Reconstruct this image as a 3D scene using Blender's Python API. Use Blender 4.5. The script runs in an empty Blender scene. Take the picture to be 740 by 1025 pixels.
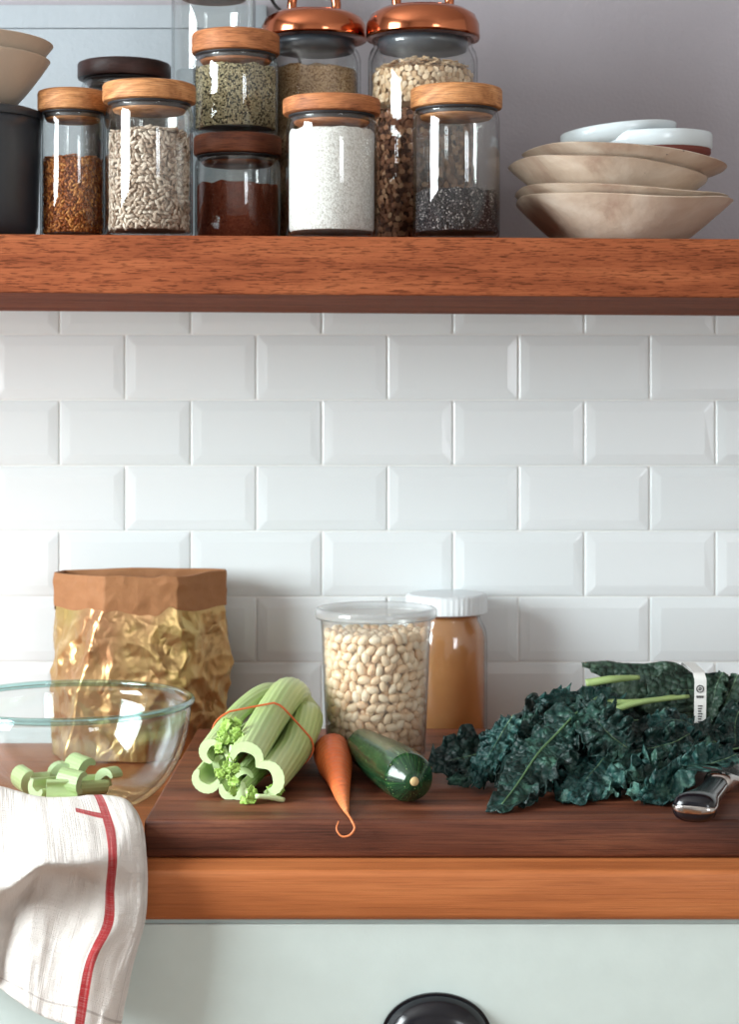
import bpy, math, random
import numpy as np
from mathutils import Vector, Matrix, noise
random.seed(7); rng = np.random.default_rng(7)
PI = math.pi
C = bpy.context.scene.collection
F, HX, HY, CZ, WD = 1873.0, 391.0, 397.0, 1.313, 2.2     # focal px, vanishing point, eye height, eye-to-wall distance

def P(px, py, D): return Vector(((px-HX)*D/F, D-WD, CZ-(py-HY)*D/F))
def PX(px, D): return (px-HX)*D/F
def PZ(py, D): return CZ-(py-HY)*D/F

# ------------------------------------------------------------------ objects
WL = {}
def tag(o, label=None, cat=None, group=None, kind=None):
    if label: o['label'] = label
    if cat: o['category'] = cat
    if group: o['group'] = group
    if kind: o['kind'] = kind
    return o
def thing(name, label, cat, loc, group=None):
    o = bpy.data.objects.new(name, None); C.objects.link(o); o.empty_display_size = .02
    o.location = loc; WL[o.name] = Vector(loc)
    return tag(o, label, cat, group)
def obj(name, geo, mat, parent=None, smooth=True, origin=None, local=False, angle=None):
    V, Fc = geo
    V = np.array(V, dtype=float).reshape(-1, 3)
    if parent is not None: org = WL[parent.name]
    elif origin is not None: org = Vector(origin)
    elif local: org = Vector((0, 0, 0))
    else:
        lo, hi = V.min(0), V.max(0); org = Vector(((lo[0]+hi[0])/2, (lo[1]+hi[1])/2, lo[2]))
    if not local: V = V-np.array(org)
    me = bpy.data.meshes.new(name)
    me.from_pydata(V.tolist(), [], [tuple(int(i) for i in f) for f in Fc]); me.update()
    if smooth:
        me.polygons.foreach_set('use_smooth', [True]*len(me.polygons))
        if angle: me.set_sharp_from_angle(angle=math.radians(angle))
    for m in (mat if isinstance(mat, list) else [mat]): me.materials.append(m)
    o = bpy.data.objects.new(name, me); C.objects.link(o)
    if parent is not None:
        o.parent = parent; WL[o.name] = org.copy()
    else:
        o.location = org; WL[o.name] = org.copy()
    return o
def join(*geos):
    V, Fc = [], []
    for v, f in geos:
        b = len(V); V.extend([tuple(x) for x in v]); Fc.extend([tuple(i+b for i in q) for q in f])
    return V, Fc
def lathe(prof, c, seg=48, a0=0, a1=2*PI, wob=None):
    """profile [(r,z)] around the vertical axis through c"""
    V, Fc = [], []; full = abs(a1-a0-2*PI) < 1e-6; n = seg if full else seg+1
    for r, z in prof:
        for i in range(n):
            a = a0+(a1-a0)*i/seg
            rr, dz = (r, 0) if wob is None else wob(r, z, a)
            V.append((c[0]+rr*math.cos(a), c[1]+rr*math.sin(a), c[2]+z+dz))
    for j in range(len(prof)-1):
        for i in range(seg):
            k = (i+1) % n if full else i+1
            Fc.append((j*n+i, j*n+k, (j+1)*n+k, (j+1)*n+i))
    return V, Fc
def rbox(x0, x1, y0, y1, z0, z1, r=.003, seg=3):
    """box with rounded edges"""
    import bmesh
    bm = bmesh.new(); bmesh.ops.create_cube(bm, size=1)
    for v in bm.verts:
        v.co = Vector(((x0+x1)/2+v.co.x*(x1-x0), (y0+y1)/2+v.co.y*(y1-y0), (z0+z1)/2+v.co.z*(z1-z0)))
    if r > 0: bmesh.ops.bevel(bm, geom=bm.edges[:], offset=r, segments=seg, profile=.5, affect='EDGES', clamp_overlap=True)
    bm.verts.ensure_lookup_table(); bm.verts.index_update()
    g = ([tuple(v.co) for v in bm.verts], [tuple(v.index for v in f.verts) for f in bm.faces]); bm.free()
    return g
def catmull(pts, n):
    pts = [Vector(p) for p in pts]; out = []
    if len(pts) == 2: return [pts[0].lerp(pts[1], i/(n-1)) for i in range(n)]
    ext = [pts[0]*2-pts[1]]+pts+[pts[-1]*2-pts[-2]]
    for i in range(n):
        t = i/(n-1)*(len(pts)-1); k = min(int(t), len(pts)-2); u = t-k
        a, b, c, d = ext[k:k+4]
        out.append(.5*((2*b)+(c-a)*u+(2*a-5*b+4*c-d)*u*u+(3*b-a-3*c+d)*u*u*u))
    return out
def lerps(vals, t):
    x = t*(len(vals)-1); k = min(int(x), len(vals)-2); return vals[k]+(vals[k+1]-vals[k])*(x-k)
def frames(path, up=Vector((0, 0, 1))):
    out = []
    for i, p in enumerate(path):
        t = (path[min(i+1, len(path)-1)]-path[max(i-1, 0)]).normalized()
        s = t.cross(up)
        if s.length < 1e-4: s = Vector((1, 0, 0))
        s.normalize(); out.append((p, t, s, s.cross(t).normalized()))
    return out
def tube(pts, radii, n=24, seg=14, cap=True, shape=None, smoothpath=True, flat=1.0, up=Vector((0, 0, 1))):
    path = catmull(pts, n) if smoothpath else [Vector(p) for p in pts]; n = len(path)
    V, Fc = [], []
    for i, (p, t, s, u) in enumerate(frames(path, up)):
        r = lerps(radii, i/(n-1)) if isinstance(radii, (list, tuple)) else radii
        for k in range(seg):
            a = 2*PI*k/seg; q = r*(shape(a, i/(n-1)) if shape else 1)
            V.append(p+s*(math.cos(a)*q)+u*(math.sin(a)*q*flat))
    for i in range(n-1):
        for k in range(seg):
            k2 = (k+1) % seg; Fc.append((i*seg+k, i*seg+k2, (i+1)*seg+k2, (i+1)*seg+k))
    if cap: Fc.append(tuple(range(seg))[::-1]); Fc.append(tuple((n-1)*seg+k for k in range(seg)))
    return V, Fc
def sweep(path, section, cap=None, up=Vector((0, 0, 1))):
    """section(t) -> closed list of (a,b) offsets"""
    V, Fc = [], []; fr = frames(path, up); n = len(fr); m = 0
    for i, (p, t, s, u) in enumerate(fr):
        sec = section(i/(n-1)); m = len(sec)
        for a, b in sec: V.append(p+s*a+u*b)
    for i in range(n-1):
        for k in range(m):
            k2 = (k+1) % m; Fc.append((i*m+k, i*m+k2, (i+1)*m+k2, (i+1)*m+k))
    if cap:
        Fc += [tuple(i for i in q) for q in cap(0)]
        Fc += [tuple((n-1)*m+i for i in q[::-1]) for q in cap(1)]
    return V, Fc
def ball(sub=1, s=(1, 1, 1)):
    import bmesh
    bm = bmesh.new(); bmesh.ops.create_icosphere(bm, subdivisions=sub, radius=1)
    V = np.array([tuple(v.co) for v in bm.verts])*np.array(s); Fc = [tuple(v.index for v in f.verts) for f in bm.faces]; bm.free()
    return V, Fc
def scatter(base, places):
    """base (V,F) copied to [(pos, 3x3 array)]"""
    bv, bf = base; bf = np.array(bf); Vs, Fs = [], []; b = 0
    for p, M in places:
        Vs.append(bv @ M.T+np.array(p)); Fs.append(bf+b); b += len(bv)
    return np.concatenate(Vs), np.concatenate(Fs)
def rotm(q=None):
    from mathutils import Euler
    return np.array(Euler(tuple(rng.uniform(0, 2*PI, 3))).to_matrix())

# ------------------------------------------------------------------ materials
def lin(c):
    c = c if isinstance(c, (tuple, list)) else tuple(int(c[i:i+2], 16) for i in (1, 3, 5))
    return tuple(((v/255)/12.92 if v/255 <= .04045 else ((v/255+.055)/1.055)**2.4) for v in c)+(1,)
class MT:
    def __init__(s, name):
        s.m = bpy.data.materials.new(name); s.m.use_nodes = True; s.nt = s.m.node_tree; s.nt.nodes.clear()
        s.out = s.n('ShaderNodeOutputMaterial')
    def n(s, t, **k):
        x = s.nt.nodes.new(t)
        for a, v in k.items(): setattr(x, a, v)
        return x
    def l(s, a, b): s.nt.links.new(a, b)
    def coord(s, scale=(1, 1, 1), rot=(0, 0, 0), which='Object', loc=(0, 0, 0)):
        t = s.n('ShaderNodeTexCoord'); m = s.n('ShaderNodeMapping'); s.l(t.outputs[which], m.inputs[0])
        m.inputs['Scale'].default_value = scale; m.inputs['Rotation'].default_value = rot; m.inputs['Location'].default_value = loc; return m.outputs[0]
    def noise(s, vec, scale, detail=4, rough=.5, dist=0):
        x = s.n('ShaderNodeTexNoise'); s.l(vec, x.inputs['Vector']); x.inputs['Scale'].default_value = scale
        x.inputs['Detail'].default_value = detail; x.inputs['Roughness'].default_value = rough; x.inputs['Distortion'].default_value = dist
        return x.outputs['Fac']
    def vor(s, vec, scale, out='Distance', feature='F1'):
        x = s.n('ShaderNodeTexVoronoi', feature=feature); s.l(vec, x.inputs['Vector']); x.inputs['Scale'].default_value = scale; return x.outputs[out]
    def ramp(s, fac, stops, interp='LINEAR'):
        x = s.n('ShaderNodeValToRGB'); s.l(fac, x.inputs[0]); e = x.color_ramp.elements; x.color_ramp.interpolation = interp
        while len(e) < len(stops): e.new(.5)
        for q, (p, c) in zip(e, stops): q.position = p; q.color = c if len(c) == 4 and max(c) <= 1 else lin(c)
        return x.outputs[0]
    def mix(s, fac, a, b, mode='MIX'):
        x = s.n('ShaderNodeMix', data_type='RGBA', blend_type=mode)
        for v, i in ((fac, 0), (a, 6), (b, 7)):
            if hasattr(v, 'links'): s.l(v, x.inputs[i])
            else: x.inputs[i].default_value = v
        return x.outputs[2]
    def math(s, op, a, b=0., clamp=False):
        x = s.n('ShaderNodeMath', operation=op, use_clamp=clamp)
        for v, i in ((a, 0), (b, 1)):
            if hasattr(v, 'links'): s.l(v, x.inputs[i])
            else: x.inputs[i].default_value = v
        return x.outputs[0]
    def bump(s, h, dist=.001, strength=1):
        x = s.n('ShaderNodeBump'); s.l(h, x.inputs['Height']); x.inputs['Distance'].default_value = dist; x.inputs['Strength'].default_value = strength; return x.outputs[0]
    def bsdf(s, col=None, rough=.5, metal=0, spec=.5, normal=None, sss=0, sssr=None, coat=0, trans=0, final=True, sheen=0):
        b = s.n('ShaderNodeBsdfPrincipled')
        def put(v, k):
            if v is None: return
            if hasattr(v, 'links'): s.l(v, b.inputs[k])
            else: b.inputs[k].default_value = v
        put(col, 'Base Color'); put(rough, 'Roughness'); put(metal, 'Metallic'); put(spec, 'Specular IOR Level'); put(normal, 'Normal')
        put(coat, 'Coat Weight'); put(trans, 'Transmission Weight'); put(sheen, 'Sheen Weight')
        if sss: b.inputs['Subsurface Weight'].default_value = sss; b.inputs['Subsurface Radius'].default_value = sssr or (.01, .01, .01); b.inputs['Subsurface Scale'].default_value = .5
        if final: s.l(b.outputs[0], s.out.inputs[0])
        return b.outputs[0]
def plain(name, c, rough=.5, metal=0, spec=.5, bump=None, **k):
    t = MT(name); nb = None
    if bump: nb = t.bump(t.noise(t.coord(), bump[0], 5), bump[1])
    v = t.mix(t.noise(t.coord(), 40, 3), tuple(x*.9 for x in lin(c)[:3])+(1,), lin(c))
    t.bsdf(v, rough, metal, spec, nb, **k); return t.m
def wood(name, dark, mid, light, scale=6, rough=.45, stretch=(1, 12, 12), blocks=None, fine=1.0, spec=.3, fdark=.55, pores=0, dist=.6):
    t = MT(name); v = t.coord(stretch)
    n1 = t.noise(v, scale, 6, .6, dist)
    col = t.ramp(n1, [(.28, dark), (.5, mid), (.75, light)])
    v2 = t.coord(tuple((x if x == 1 else x*6)*1.0 for x in stretch))
    n2 = t.noise(v2, scale*4, 3, .7)
    g = t.ramp(n2, [(.36, (int(255*fdark),)*3+(255,) if False else (int(255*fdark), int(255*fdark*.94), int(255*fdark*.9))), (.52, (255, 255, 255))])
    col = t.mix(.75*fine, col, g, 'MULTIPLY')
    if blocks:      # glued strips, each of its own tone: (axis vector scale, brightness range)
        m = t.n('ShaderNodeTexBrick'); t.l(t.coord(blocks['rotscale'], blocks.get('rot', (0, 0, 0)), loc=(25, 3.013, 0)), m.inputs[0])
        m.inputs['Scale'].default_value = 1; m.inputs['Color1'].default_value = (blocks['lo'],)*3+(1,); m.inputs['Color2'].default_value = (blocks['hi'],)*3+(1,)
        m.inputs['Mortar'].default_value = (.35, .35, .35, 1); m.inputs['Mortar Size'].default_value = blocks.get('mortar', .004); m.inputs['Mortar Smooth'].default_value = .3
        m.inputs['Brick Width'].default_value = blocks['w']; m.inputs['Row Height'].default_value = blocks['h']; m.inputs['Bias'].default_value = 0
        col = t.mix(1.0, col, m.outputs[0], 'MULTIPLY')
    if pores:
        v3 = t.coord(tuple((75 if x == 1 else 800) for x in stretch)); n3 = t.noise(v3, 1, 2, .6, .3)
        col = t.mix(pores, col, t.ramp(n3, [(.36, (92, 62, 54)), (.47, (255, 255, 255))]), 'MULTIPLY')
        kn = t.ramp(t.noise(t.coord((9, 60, 60)), 1, 1), [(.20, (100, 70, 60)), (.27, (255, 255, 255))]); col = t.mix(.8, col, kn, 'MULTIPLY')
    t.bsdf(col, rough, 0, spec, t.bump(n2, .0006, .6)); return t.m
def glass(name, tint=(.965, .97, .965), edge=(.36, .38, .39), base=.05, power=4.0, rough=.01, frost=0, frostc=(.8, .83, .83, 1)):
    t = MT(name); lw = t.n('ShaderNodeLayerWeight'); lw.inputs[0].default_value = .5
    f = lw.outputs['Facing']
    tr = t.n('ShaderNodeBsdfTransparent'); t.l(t.ramp(f, [(.0, tint+(1,)), (.72, tint+(1,)), (1, edge+(1,))]), tr.inputs[0])
    gl = t.n('ShaderNodeBsdfGlossy'); gl.inputs['Roughness'].default_value = rough
    fac = t.math('ADD', t.math('MULTIPLY', t.math('POWER', f, power), .8), base, True)
    mx = t.n('ShaderNodeMixShader'); t.l(fac, mx.inputs[0]); t.l(tr.outputs[0], mx.inputs[1]); t.l(gl.outputs[0], mx.inputs[2])
    sh = mx.outputs[0]
    if frost:
        d = t.n('ShaderNodeBsdfDiffuse'); d.inputs[0].default_value = frostc; tl = t.n('ShaderNodeBsdfTranslucent'); tl.inputs[0].default_value = frostc
        a = t.n('ShaderNodeMixShader'); a.inputs[0].default_value = .5; t.l(d.outputs[0], a.inputs[1]); t.l(tl.outputs[0], a.inputs[2])
        b = t.n('ShaderNodeMixShader'); b.inputs[0].default_value = frost; t.l(sh, b.inputs[1]); t.l(a.outputs[0], b.inputs[2]); sh = b.outputs[0]
    t.l(sh, t.out.inputs[0]); return t.m
def island(name, stops, rough=.6, spec=.3, sss=0, bumps=None):
    t = MT(name); g = t.n('ShaderNodeNewGeometry')
    t.bsdf(t.ramp(g.outputs['Random Per Island'], stops), rough, 0, spec, t.bump(t.noise(t.coord(), bumps[0], 3), bumps[1]) if bumps else None, sss=sss); return t.m
def grainy(name, stops, vscale, rough=.8, bumpd=.0015, spec=.2):
    t = MT(name); v = t.coord(); x = t.vor(v, vscale, 'Color'); d = t.vor(v, vscale)
    sep = t.n('ShaderNodeSeparateColor'); t.l(x, sep.inputs[0])
    t.bsdf(t.ramp(sep.outputs[0], stops, 'CONSTANT' if len(stops) > 3 else 'LINEAR'), rough, 0, spec, t.bump(t.math('MULTIPLY', d, -1.), bumpd)); return t.m

M = {}
M['oak_shelf'] = wood('oak_shelf', (112, 58, 35), (140, 77, 48), (160, 94, 60), 5, .7, (1, 7, 8), fdark=.66, fine=.6, spec=.08, pores=.6)
M['counter'] = wood('cherry_counter', (156, 88, 48), (182, 108, 62), (202, 127, 77), 3.2, .42, (1, 8, 8), fine=.4, fdark=.7, spec=.3,
                    blocks=dict(rotscale=(1, 1, 1), w=60, h=.045, lo=.84, hi=1.05, mortar=.0006))
M['walnut'] = wood('walnut_board', (74, 39, 27), (116, 65, 45), (158, 98, 68), 3.5, .5, (1, 9, 9), fine=.8, fdark=.55,
                   blocks=dict(rotscale=(1, 1, 1), w=60, h=.047, lo=.5, hi=1.4, mortar=.0006))
M['oak_lid'] = wood('light_oak_lid', (140, 88, 50), (186, 128, 80), (212, 158, 108), 15, .55, (1, 1, 4), fdark=.6, dist=2.5)
M['oak_lid_red'] = wood('reddish_oak_lid', (134, 78, 46), (174, 110, 68), (198, 134, 88), 14, .55, (1, 1, 4), fdark=.6, dist=2.5)
M['brown_lid'] = wood('brown_walnut_lid', (74, 36, 22), (118, 64, 40), (150, 88, 56), 13, .5, (1, 1, 5), fdark=.6)
M['dark_lid'] = wood('dark_walnut_lid', (34, 18, 15), (56, 30, 25), (78, 42, 34), 13, .4, (1, 1, 5), fdark=.6)
M['glass'] = glass('jar_glass')
M['bowl_glass'] = glass('bowl_glass', (.95, .975, .975), (.46, .58, .58), .055, 2.8)
M['teal_rim'] = glass('teal_glass_rim', (.76, .95, .94), (.06, .58, .56), .08, 2.4)
M['plastic'] = glass('clear_plastic', (.96, .96, .95), (.7, .7, .7), .035, 4, .12, .07, (.9, .9, .88, 1))
M['lid_plastic'] = glass('frosted_plastic_lid', (.95, .96, .96), (.7, .72, .72), .06, 3, .12, .28, (.86, .89, .9, 1))
M['copper'] = MT('polished_copper'); M['copper'].bsdf(lin((190, 114, 80)), .14, 1, .5); M['copper'] = M['copper'].m
M['gasket'] = plain('dark_rubber', (44, 42, 44), .5)
M['grey_gasket'] = plain('slate_silicone', (66, 74, 82), .35)
M['white_plastic'] = plain('white_plastic', (222, 228, 230), .3)
M['black'] = plain('glossy_black', (14, 15, 22), .2)
M['steel'] = plain('brushed_steel', (196, 190, 186), .22, 1)
M['enamel'] = plain('dark_enamel', (50, 54, 60), .3, bump=(60, .0004))
M['linen_bowl'] = plain('beige_stoneware', (205, 190, 172), .5, bump=(70, .0006))
M['blue_glaze'] = plain('pale_blue_glaze', (206, 216, 220), .18, bump=(30, .0006))
M['terracotta'] = plain('red_clay', (108, 48, 38), .7, bump=(120, .0004))
M['paint'] = plain('white_cabinet_paint', (203, 216, 212), .5, bump=(300, .0001))
M['room'] = plain('room_paint', (205, 200, 195), .9)
M['floor'] = wood('floor_boards', (110, 74, 50), (140, 98, 68), (160, 118, 84), 2, .5, (1, 6, 6))
M['cable'] = plain('black_rubber_cable', (18, 18, 20), .4)
t = MT('mauve_wall_paint'); t.bsdf(t.mix(t.noise(t.coord(), 3, 5), lin((146, 141, 146)), lin((160, 155, 160))), .75, 0, .25, t.bump(t.noise(t.coord(), 220, 4), .0006)); M['wall'] = t.m
t = MT('lit_wall_tone'); t.bsdf(t.mix(t.noise(t.coord(), 6, 5), lin((146, 154, 160)), lin((160, 167, 172))), .6, 0, .3, t.bump(t.noise(t.coord(), 150, 4), .0006)); M['panel'] = t.m  # paler tone of the window-lit wall, put into the colour
t = MT('white_glazed_tile'); g = t.n('ShaderNodeNewGeometry')
t.bsdf(t.mix(g.outputs['Random Per Island'], lin((220, 227, 228)), lin((226, 232, 233))), .2, 0, .45, t.bump(t.noise(t.coord(), 28, 2), .0005)); M['tile'] = t.m
M['grout'] = plain('white_grout', (232, 233, 230), .8)
# speckled stoneware with a brown rim comes from its own wall shading: keep a mottled body
t = MT('cream_stoneware'); v = t.coord(); c = t.ramp(t.noise(v, 14, 5, .6, .8), [(.3, (170, 142, 124)), (.5, (200, 180, 160)), (.72, (216, 202, 186))])
sp = t.ramp(t.vor(v, 42), [(.03, (30, 28, 30)), (.05, (255, 255, 255))]); sp2 = t.ramp(t.noise(v, 9, 2), [(.55, (255, 255, 255)), (.6, (0, 0, 0))])
t.bsdf(t.mix(sp2, t.mix(1., c, sp, 'MULTIPLY'), c), .38, 0, .45, t.bump(t.noise(v, 22, 4, .5), .003)); M['cream'] = t.m
# gold foil and kraft
t = MT('gold_foil'); v = t.coord((1, 1, .8))
n = t.noise(v, 9, 3, .5, .5); cr = t.vor(t.coord((1, 1, 1), (.4, .2, .3)), 30, 'Distance', 'DISTANCE_TO_EDGE')
cl = t.ramp(n, [(.32, (180, 134, 98)), (.5, (200, 168, 114)), (.66, (192, 170, 104))])
h = t.math('ADD', t.math('MULTIPLY', t.ramp(cr, [(0, (0, 0, 0)), (.3, (255, 255, 255))]), .12), t.math('MULTIPLY', t.math('ABSOLUTE', t.math('SUBTRACT', t.noise(v, 20, 3, .5, .4), .5)), 2.2))
t.bsdf(cl, .36, .8, .5, t.bump(h, .0045)); M['foil'] = t.m
t = MT('kraft_paper'); v = t.coord(); t.bsdf(t.mix(t.noise(v, 30, 5), lin((146, 100, 66)), lin((168, 120, 82))), .7, 0, .25, t.bump(t.noise(v, 26, 4, .5, .6), .003)); M['kraft'] = t.m
# contents
M['flax'] = island('flax_seed', [(0, (110, 52, 22)), (.45, (158, 86, 38)), (.8, (196, 124, 62)), (1, (214, 150, 84))], .4)
M['sunflower'] = island('sunflower_kernel', [(0, (140, 118, 100)), (.4, (188, 168, 150)), (1, (216, 202, 186))], .6)
M['oat'] = island('oat_flake', [(0, (180, 144, 108)), (.4, (220, 190, 154)), (1, (240, 220, 192))], .7)
M['muesli'] = island('dark_muesli', [(0, (58, 34, 26)), (.4, (112, 72, 52)), (.8, (156, 110, 82)), (1, (186, 148, 116))], .7)
M['hemp'] = island('speckled_seed', [(0, (34, 34, 26)), (.28, (66, 64, 48)), (.36, (172, 158, 122)), (1, (214, 202, 166))], .5)
M['chia'] = island('chia_seed', [(0, (22, 21, 24)), (.7, (58, 54, 58)), (.9, (118, 110, 110)), (1, (176, 168, 164))], .4)
M['flour'] = grainy('white_flour', [(0, (206, 202, 196)), (.5, (232, 230, 226)), (1, (244, 243, 240))], 700, .9, .0006)
M['couscous'] = grainy('tan_couscous', [(0, (128, 96, 66)), (.5, (176, 144, 108)), (1, (200, 170, 134))], 600, .9, .0008)
M['cocoa'] = grainy('cocoa', [(0, (112, 52, 34)), (1, (136, 68, 46))], 500, .9, .0005)
M['bean'] = MT('cream_bean'); t = M['bean']; oi = t.n('ShaderNodeObjectInfo'); g = t.n('ShaderNodeNewGeometry')
r_ = t.math('FRACT', t.math('ADD', oi.outputs['Random'], g.outputs['Random Per Island']))
t.bsdf(t.ramp(r_, [(0, (246, 210, 172)), (.5, (252, 226, 192)), (1, (255, 238, 212))]), .3, 0, .5, None, sss=.15); M['bean'] = t.m
t = MT('amber_broth'); v = t.coord(); c = t.ramp(t.noise(v, 12, 3), [(.3, (206, 150, 98)), (.7, (224, 172, 118))])
a = t.bsdf(c, .25, 0, .4, final=False); tl = t.n('ShaderNodeBsdfTranslucent'); t.l(c, tl.inputs[0]); mx = t.n('ShaderNodeMixShader'); mx.inputs[0].default_value = .5
t.l(a, mx.inputs[1]); t.l(tl.outputs[0], mx.inputs[2]); t.l(mx.outputs[0], t.out.inputs[0]); M['broth'] = t.m
# towel: warm white linen with a red stripe woven in (uv)
t = MT('white_linen_red_stripe'); uv = t.n('ShaderNodeUVMap'); sx = t.n('ShaderNodeSeparateXYZ'); t.l(uv.outputs[0], sx.inputs[0])
def band(ch, lo, hi):
    return t.math('MULTIPLY', t.math('GREATER_THAN', sx.outputs[ch], lo), t.math('LESS_THAN', sx.outputs[ch], hi))
b1 = band(0, .694, .735); b2 = t.math('MULTIPLY', band(1, .235, .255), band(0, .60, .70))
wv = t.coord((1, 1, 1), (0, 0, 0), 'UV')
weave = t.math('ADD', t.noise(t.coord((260, 4, 1), (0, 0, 0), 'UV'), 1, 2), t.noise(t.coord((4, 420, 1), (0, 0, 0), 'UV'), 1, 2))
red = t.math('MULTIPLY', t.math('ADD', b1, b2, True), t.ramp(weave, [(.75, (225, 225, 225)), (1.15, (255, 255, 255))]))
hem = t.math('ADD', band(0, .93, .936), band(1, .955, .96), True)
cl = t.mix(red, t.mix(hem, lin((232, 226, 220)), lin((196, 188, 182))), lin((176, 42, 46)))
t.bsdf(cl, .9, 0, .15, t.bump(weave, .0012), sheen=.15); M['towel'] = t.m
# vegetables
t = MT('celery_green'); at = t.n('ShaderNodeAttribute', attribute_name='along'); v = t.coord((1, 1, 1))
rb = t.n('ShaderNodeAttribute', attribute_name='rib')
c = t.ramp(at.outputs['Fac'], [(0, (196, 216, 156)), (.25, (172, 198, 128)), (.6, (182, 200, 132)), (1, (210, 216, 168))])
t.bsdf(t.mix(rb.outputs['Fac'], c, t.mix(.35, c, lin((120, 156, 70)))), .38, 0, .5, t.bump(rb.outputs['Fac'], .0004), sss=.12); M['celery'] = t.m
M['celery_cut'] = plain('celery_cut_face', (206, 226, 172), .5, sss=.2, bump=(500, .0004))
M['celery_leaf'] = plain('celery_leaf', (150, 186, 82), .5, sss=.15)
M['band'] = plain('orange_rubber_band', (216, 104, 50), .5)
t = MT('carrot_skin'); v = t.coord((1, 1, 1)); at = t.n('ShaderNodeAttribute', attribute_name='along')
n = t.noise(t.coord((14, 90, 90)), 2, 3)
cl = t.mix(t.math('MULTIPLY', t.noise(v, 60, 4), .5), t.ramp(at.outputs['Fac'], [(0, (150, 62, 30)), (.12, (206, 92, 44)), (.7, (222, 112, 60)), (1, (226, 150, 96))]), lin((178, 76, 38)))
wv = t.n('ShaderNodeTexWave'); t.l(at.outputs['Fac'], wv.inputs['Vector']); wv.inputs['Scale'].default_value = 9; wv.inputs['Distortion'].default_value = 6
t.bsdf(cl, .45, 0, .4, t.bump(t.math('ADD', wv.outputs['Fac'], t.noise(v, 120, 3)), .0005), sss=.08); M['carrot'] = t.m
t = MT('zucchini_skin'); at = t.n('ShaderNodeAttribute', attribute_name='around'); 
sv = t.n('ShaderNodeCombineXYZ'); t.l(at.outputs['Fac'], sv.inputs[0]); a2 = t.n('ShaderNodeAttribute', attribute_name='along'); t.l(t.math('MULTIPLY', a2.outputs['Fac'], .6), sv.inputs[1])
st = t.noise(sv.outputs[0], 9, 4, .6); cl = t.ramp(st, [(.38, (18, 46, 28)), (.55, (28, 62, 36)), (.68, (52, 88, 48)), (.8, (88, 116, 66))])
cl = t.mix(t.ramp(t.vor(t.coord(), 240), [(.08, (255, 255, 255)), (.16, (0, 0, 0))]), cl, lin((128, 152, 96)))
t.bsdf(cl, .22, 0, .5, t.bump(t.noise(t.coord(), 60, 3), .0006)); M['zucchini'] = t.m
M['stem_end'] = plain('cut_stem_end', (196, 168, 118), .7)
def kale_mat(name, a, b, c):
    t = MT(name); v = t.coord(); r = t.n('ShaderNodeAttribute', attribute_name='rib')
    n = t.noise(v, 30, 4, .6, .5); cl = t.ramp(n, [(.3, a), (.52, b), (.74, c)])  # leaf shadows and highlights put into the colour, spread by noise
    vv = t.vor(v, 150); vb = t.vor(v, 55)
    cl = t.mix(t.math('MULTIPLY', t.ramp(vv, [(.3, (0, 0, 0)), (.75, (255, 255, 255))]), .35), cl, tuple(x*.5 for x in lin(a)[:3])+(1,))  # shade in the crevices between blisters, painted darker
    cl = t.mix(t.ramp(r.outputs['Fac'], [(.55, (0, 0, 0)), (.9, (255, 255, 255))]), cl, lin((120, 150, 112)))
    t.bsdf(cl, .52, 0, .4, t.bump(t.math('MULTIPLY', t.math('ADD', vv, t.math('MULTIPLY', vb, 1.6)), -1.), .0036)); return t.m
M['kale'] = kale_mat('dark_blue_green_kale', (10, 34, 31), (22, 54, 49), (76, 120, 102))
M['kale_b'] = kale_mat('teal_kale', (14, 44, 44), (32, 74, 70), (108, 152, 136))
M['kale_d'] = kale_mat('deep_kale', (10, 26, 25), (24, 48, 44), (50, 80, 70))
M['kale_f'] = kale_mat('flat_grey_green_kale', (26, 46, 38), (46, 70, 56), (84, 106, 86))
M['rib'] = plain('kale_midrib', (92, 124, 84), .5)
M['stem'] = plain('kale_stem', (146, 168, 106), .5)
M['paper'] = plain('white_paper_tag', (226, 226, 222), .6)
M['ink'] = plain('black_ink', (26, 26, 30), .7)
M['window_frame'] = plain('white_window_paint', (225, 225, 222), .5)

# ------------------------------------------------------------------ the setting
def quad(a, b, c, d): return [a, b, c, d], [(0, 1, 2, 3)]
XL, XR, YB, ZT = -1.75, 2.1, -3.4, 2.6
def S(name, geo, mat, smooth=False, **k): return tag(obj(name, geo, mat, smooth=smooth, **k), kind='structure')
S('floor', rbox(XL-.1, XR+.1, YB-.1, .1, -.05, 0, 0), M['floor'])
S('ceiling', rbox(XL-.1, XR+.1, YB-.1, .1, ZT, ZT+.05, 0), M['room'])
S('wall_back', rbox(XL-.1, XR+.1, 0.0, .1, 0, ZT, 0), M['wall'])
S('wall_right', rbox(XR, XR+.1, YB-.1, 0, 0, ZT, 0), M['room'])
WY0, WY1, WZ0, WZ1 = -1.86, -.80, 1.06, 2.28         # side window
S('wall_left', join(rbox(XL-.1, XL, YB-.1, WY0, 0, ZT, 0), rbox(XL-.1, XL, WY1, 0, 0, ZT, 0), rbox(XL-.1, XL, WY0, WY1, 0, WZ0, 0), rbox(XL-.1, XL, WY0, WY1, WZ1, ZT, 0)), M['room'])
VX0, VX1, VZ0, VZ1 = 1.18, 1.95, 1.0, 2.2             # window in the wall behind the camera
S('wall_front', join(rbox(XL, VX0, YB-.1, YB, 0, ZT, 0), rbox(VX1, XR, YB-.1, YB, 0, ZT, 0), rbox(VX0, VX1, YB-.1, YB, 0, VZ0, 0), rbox(VX0, VX1, YB-.1, YB, VZ1, ZT, 0)), M['room'])
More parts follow.
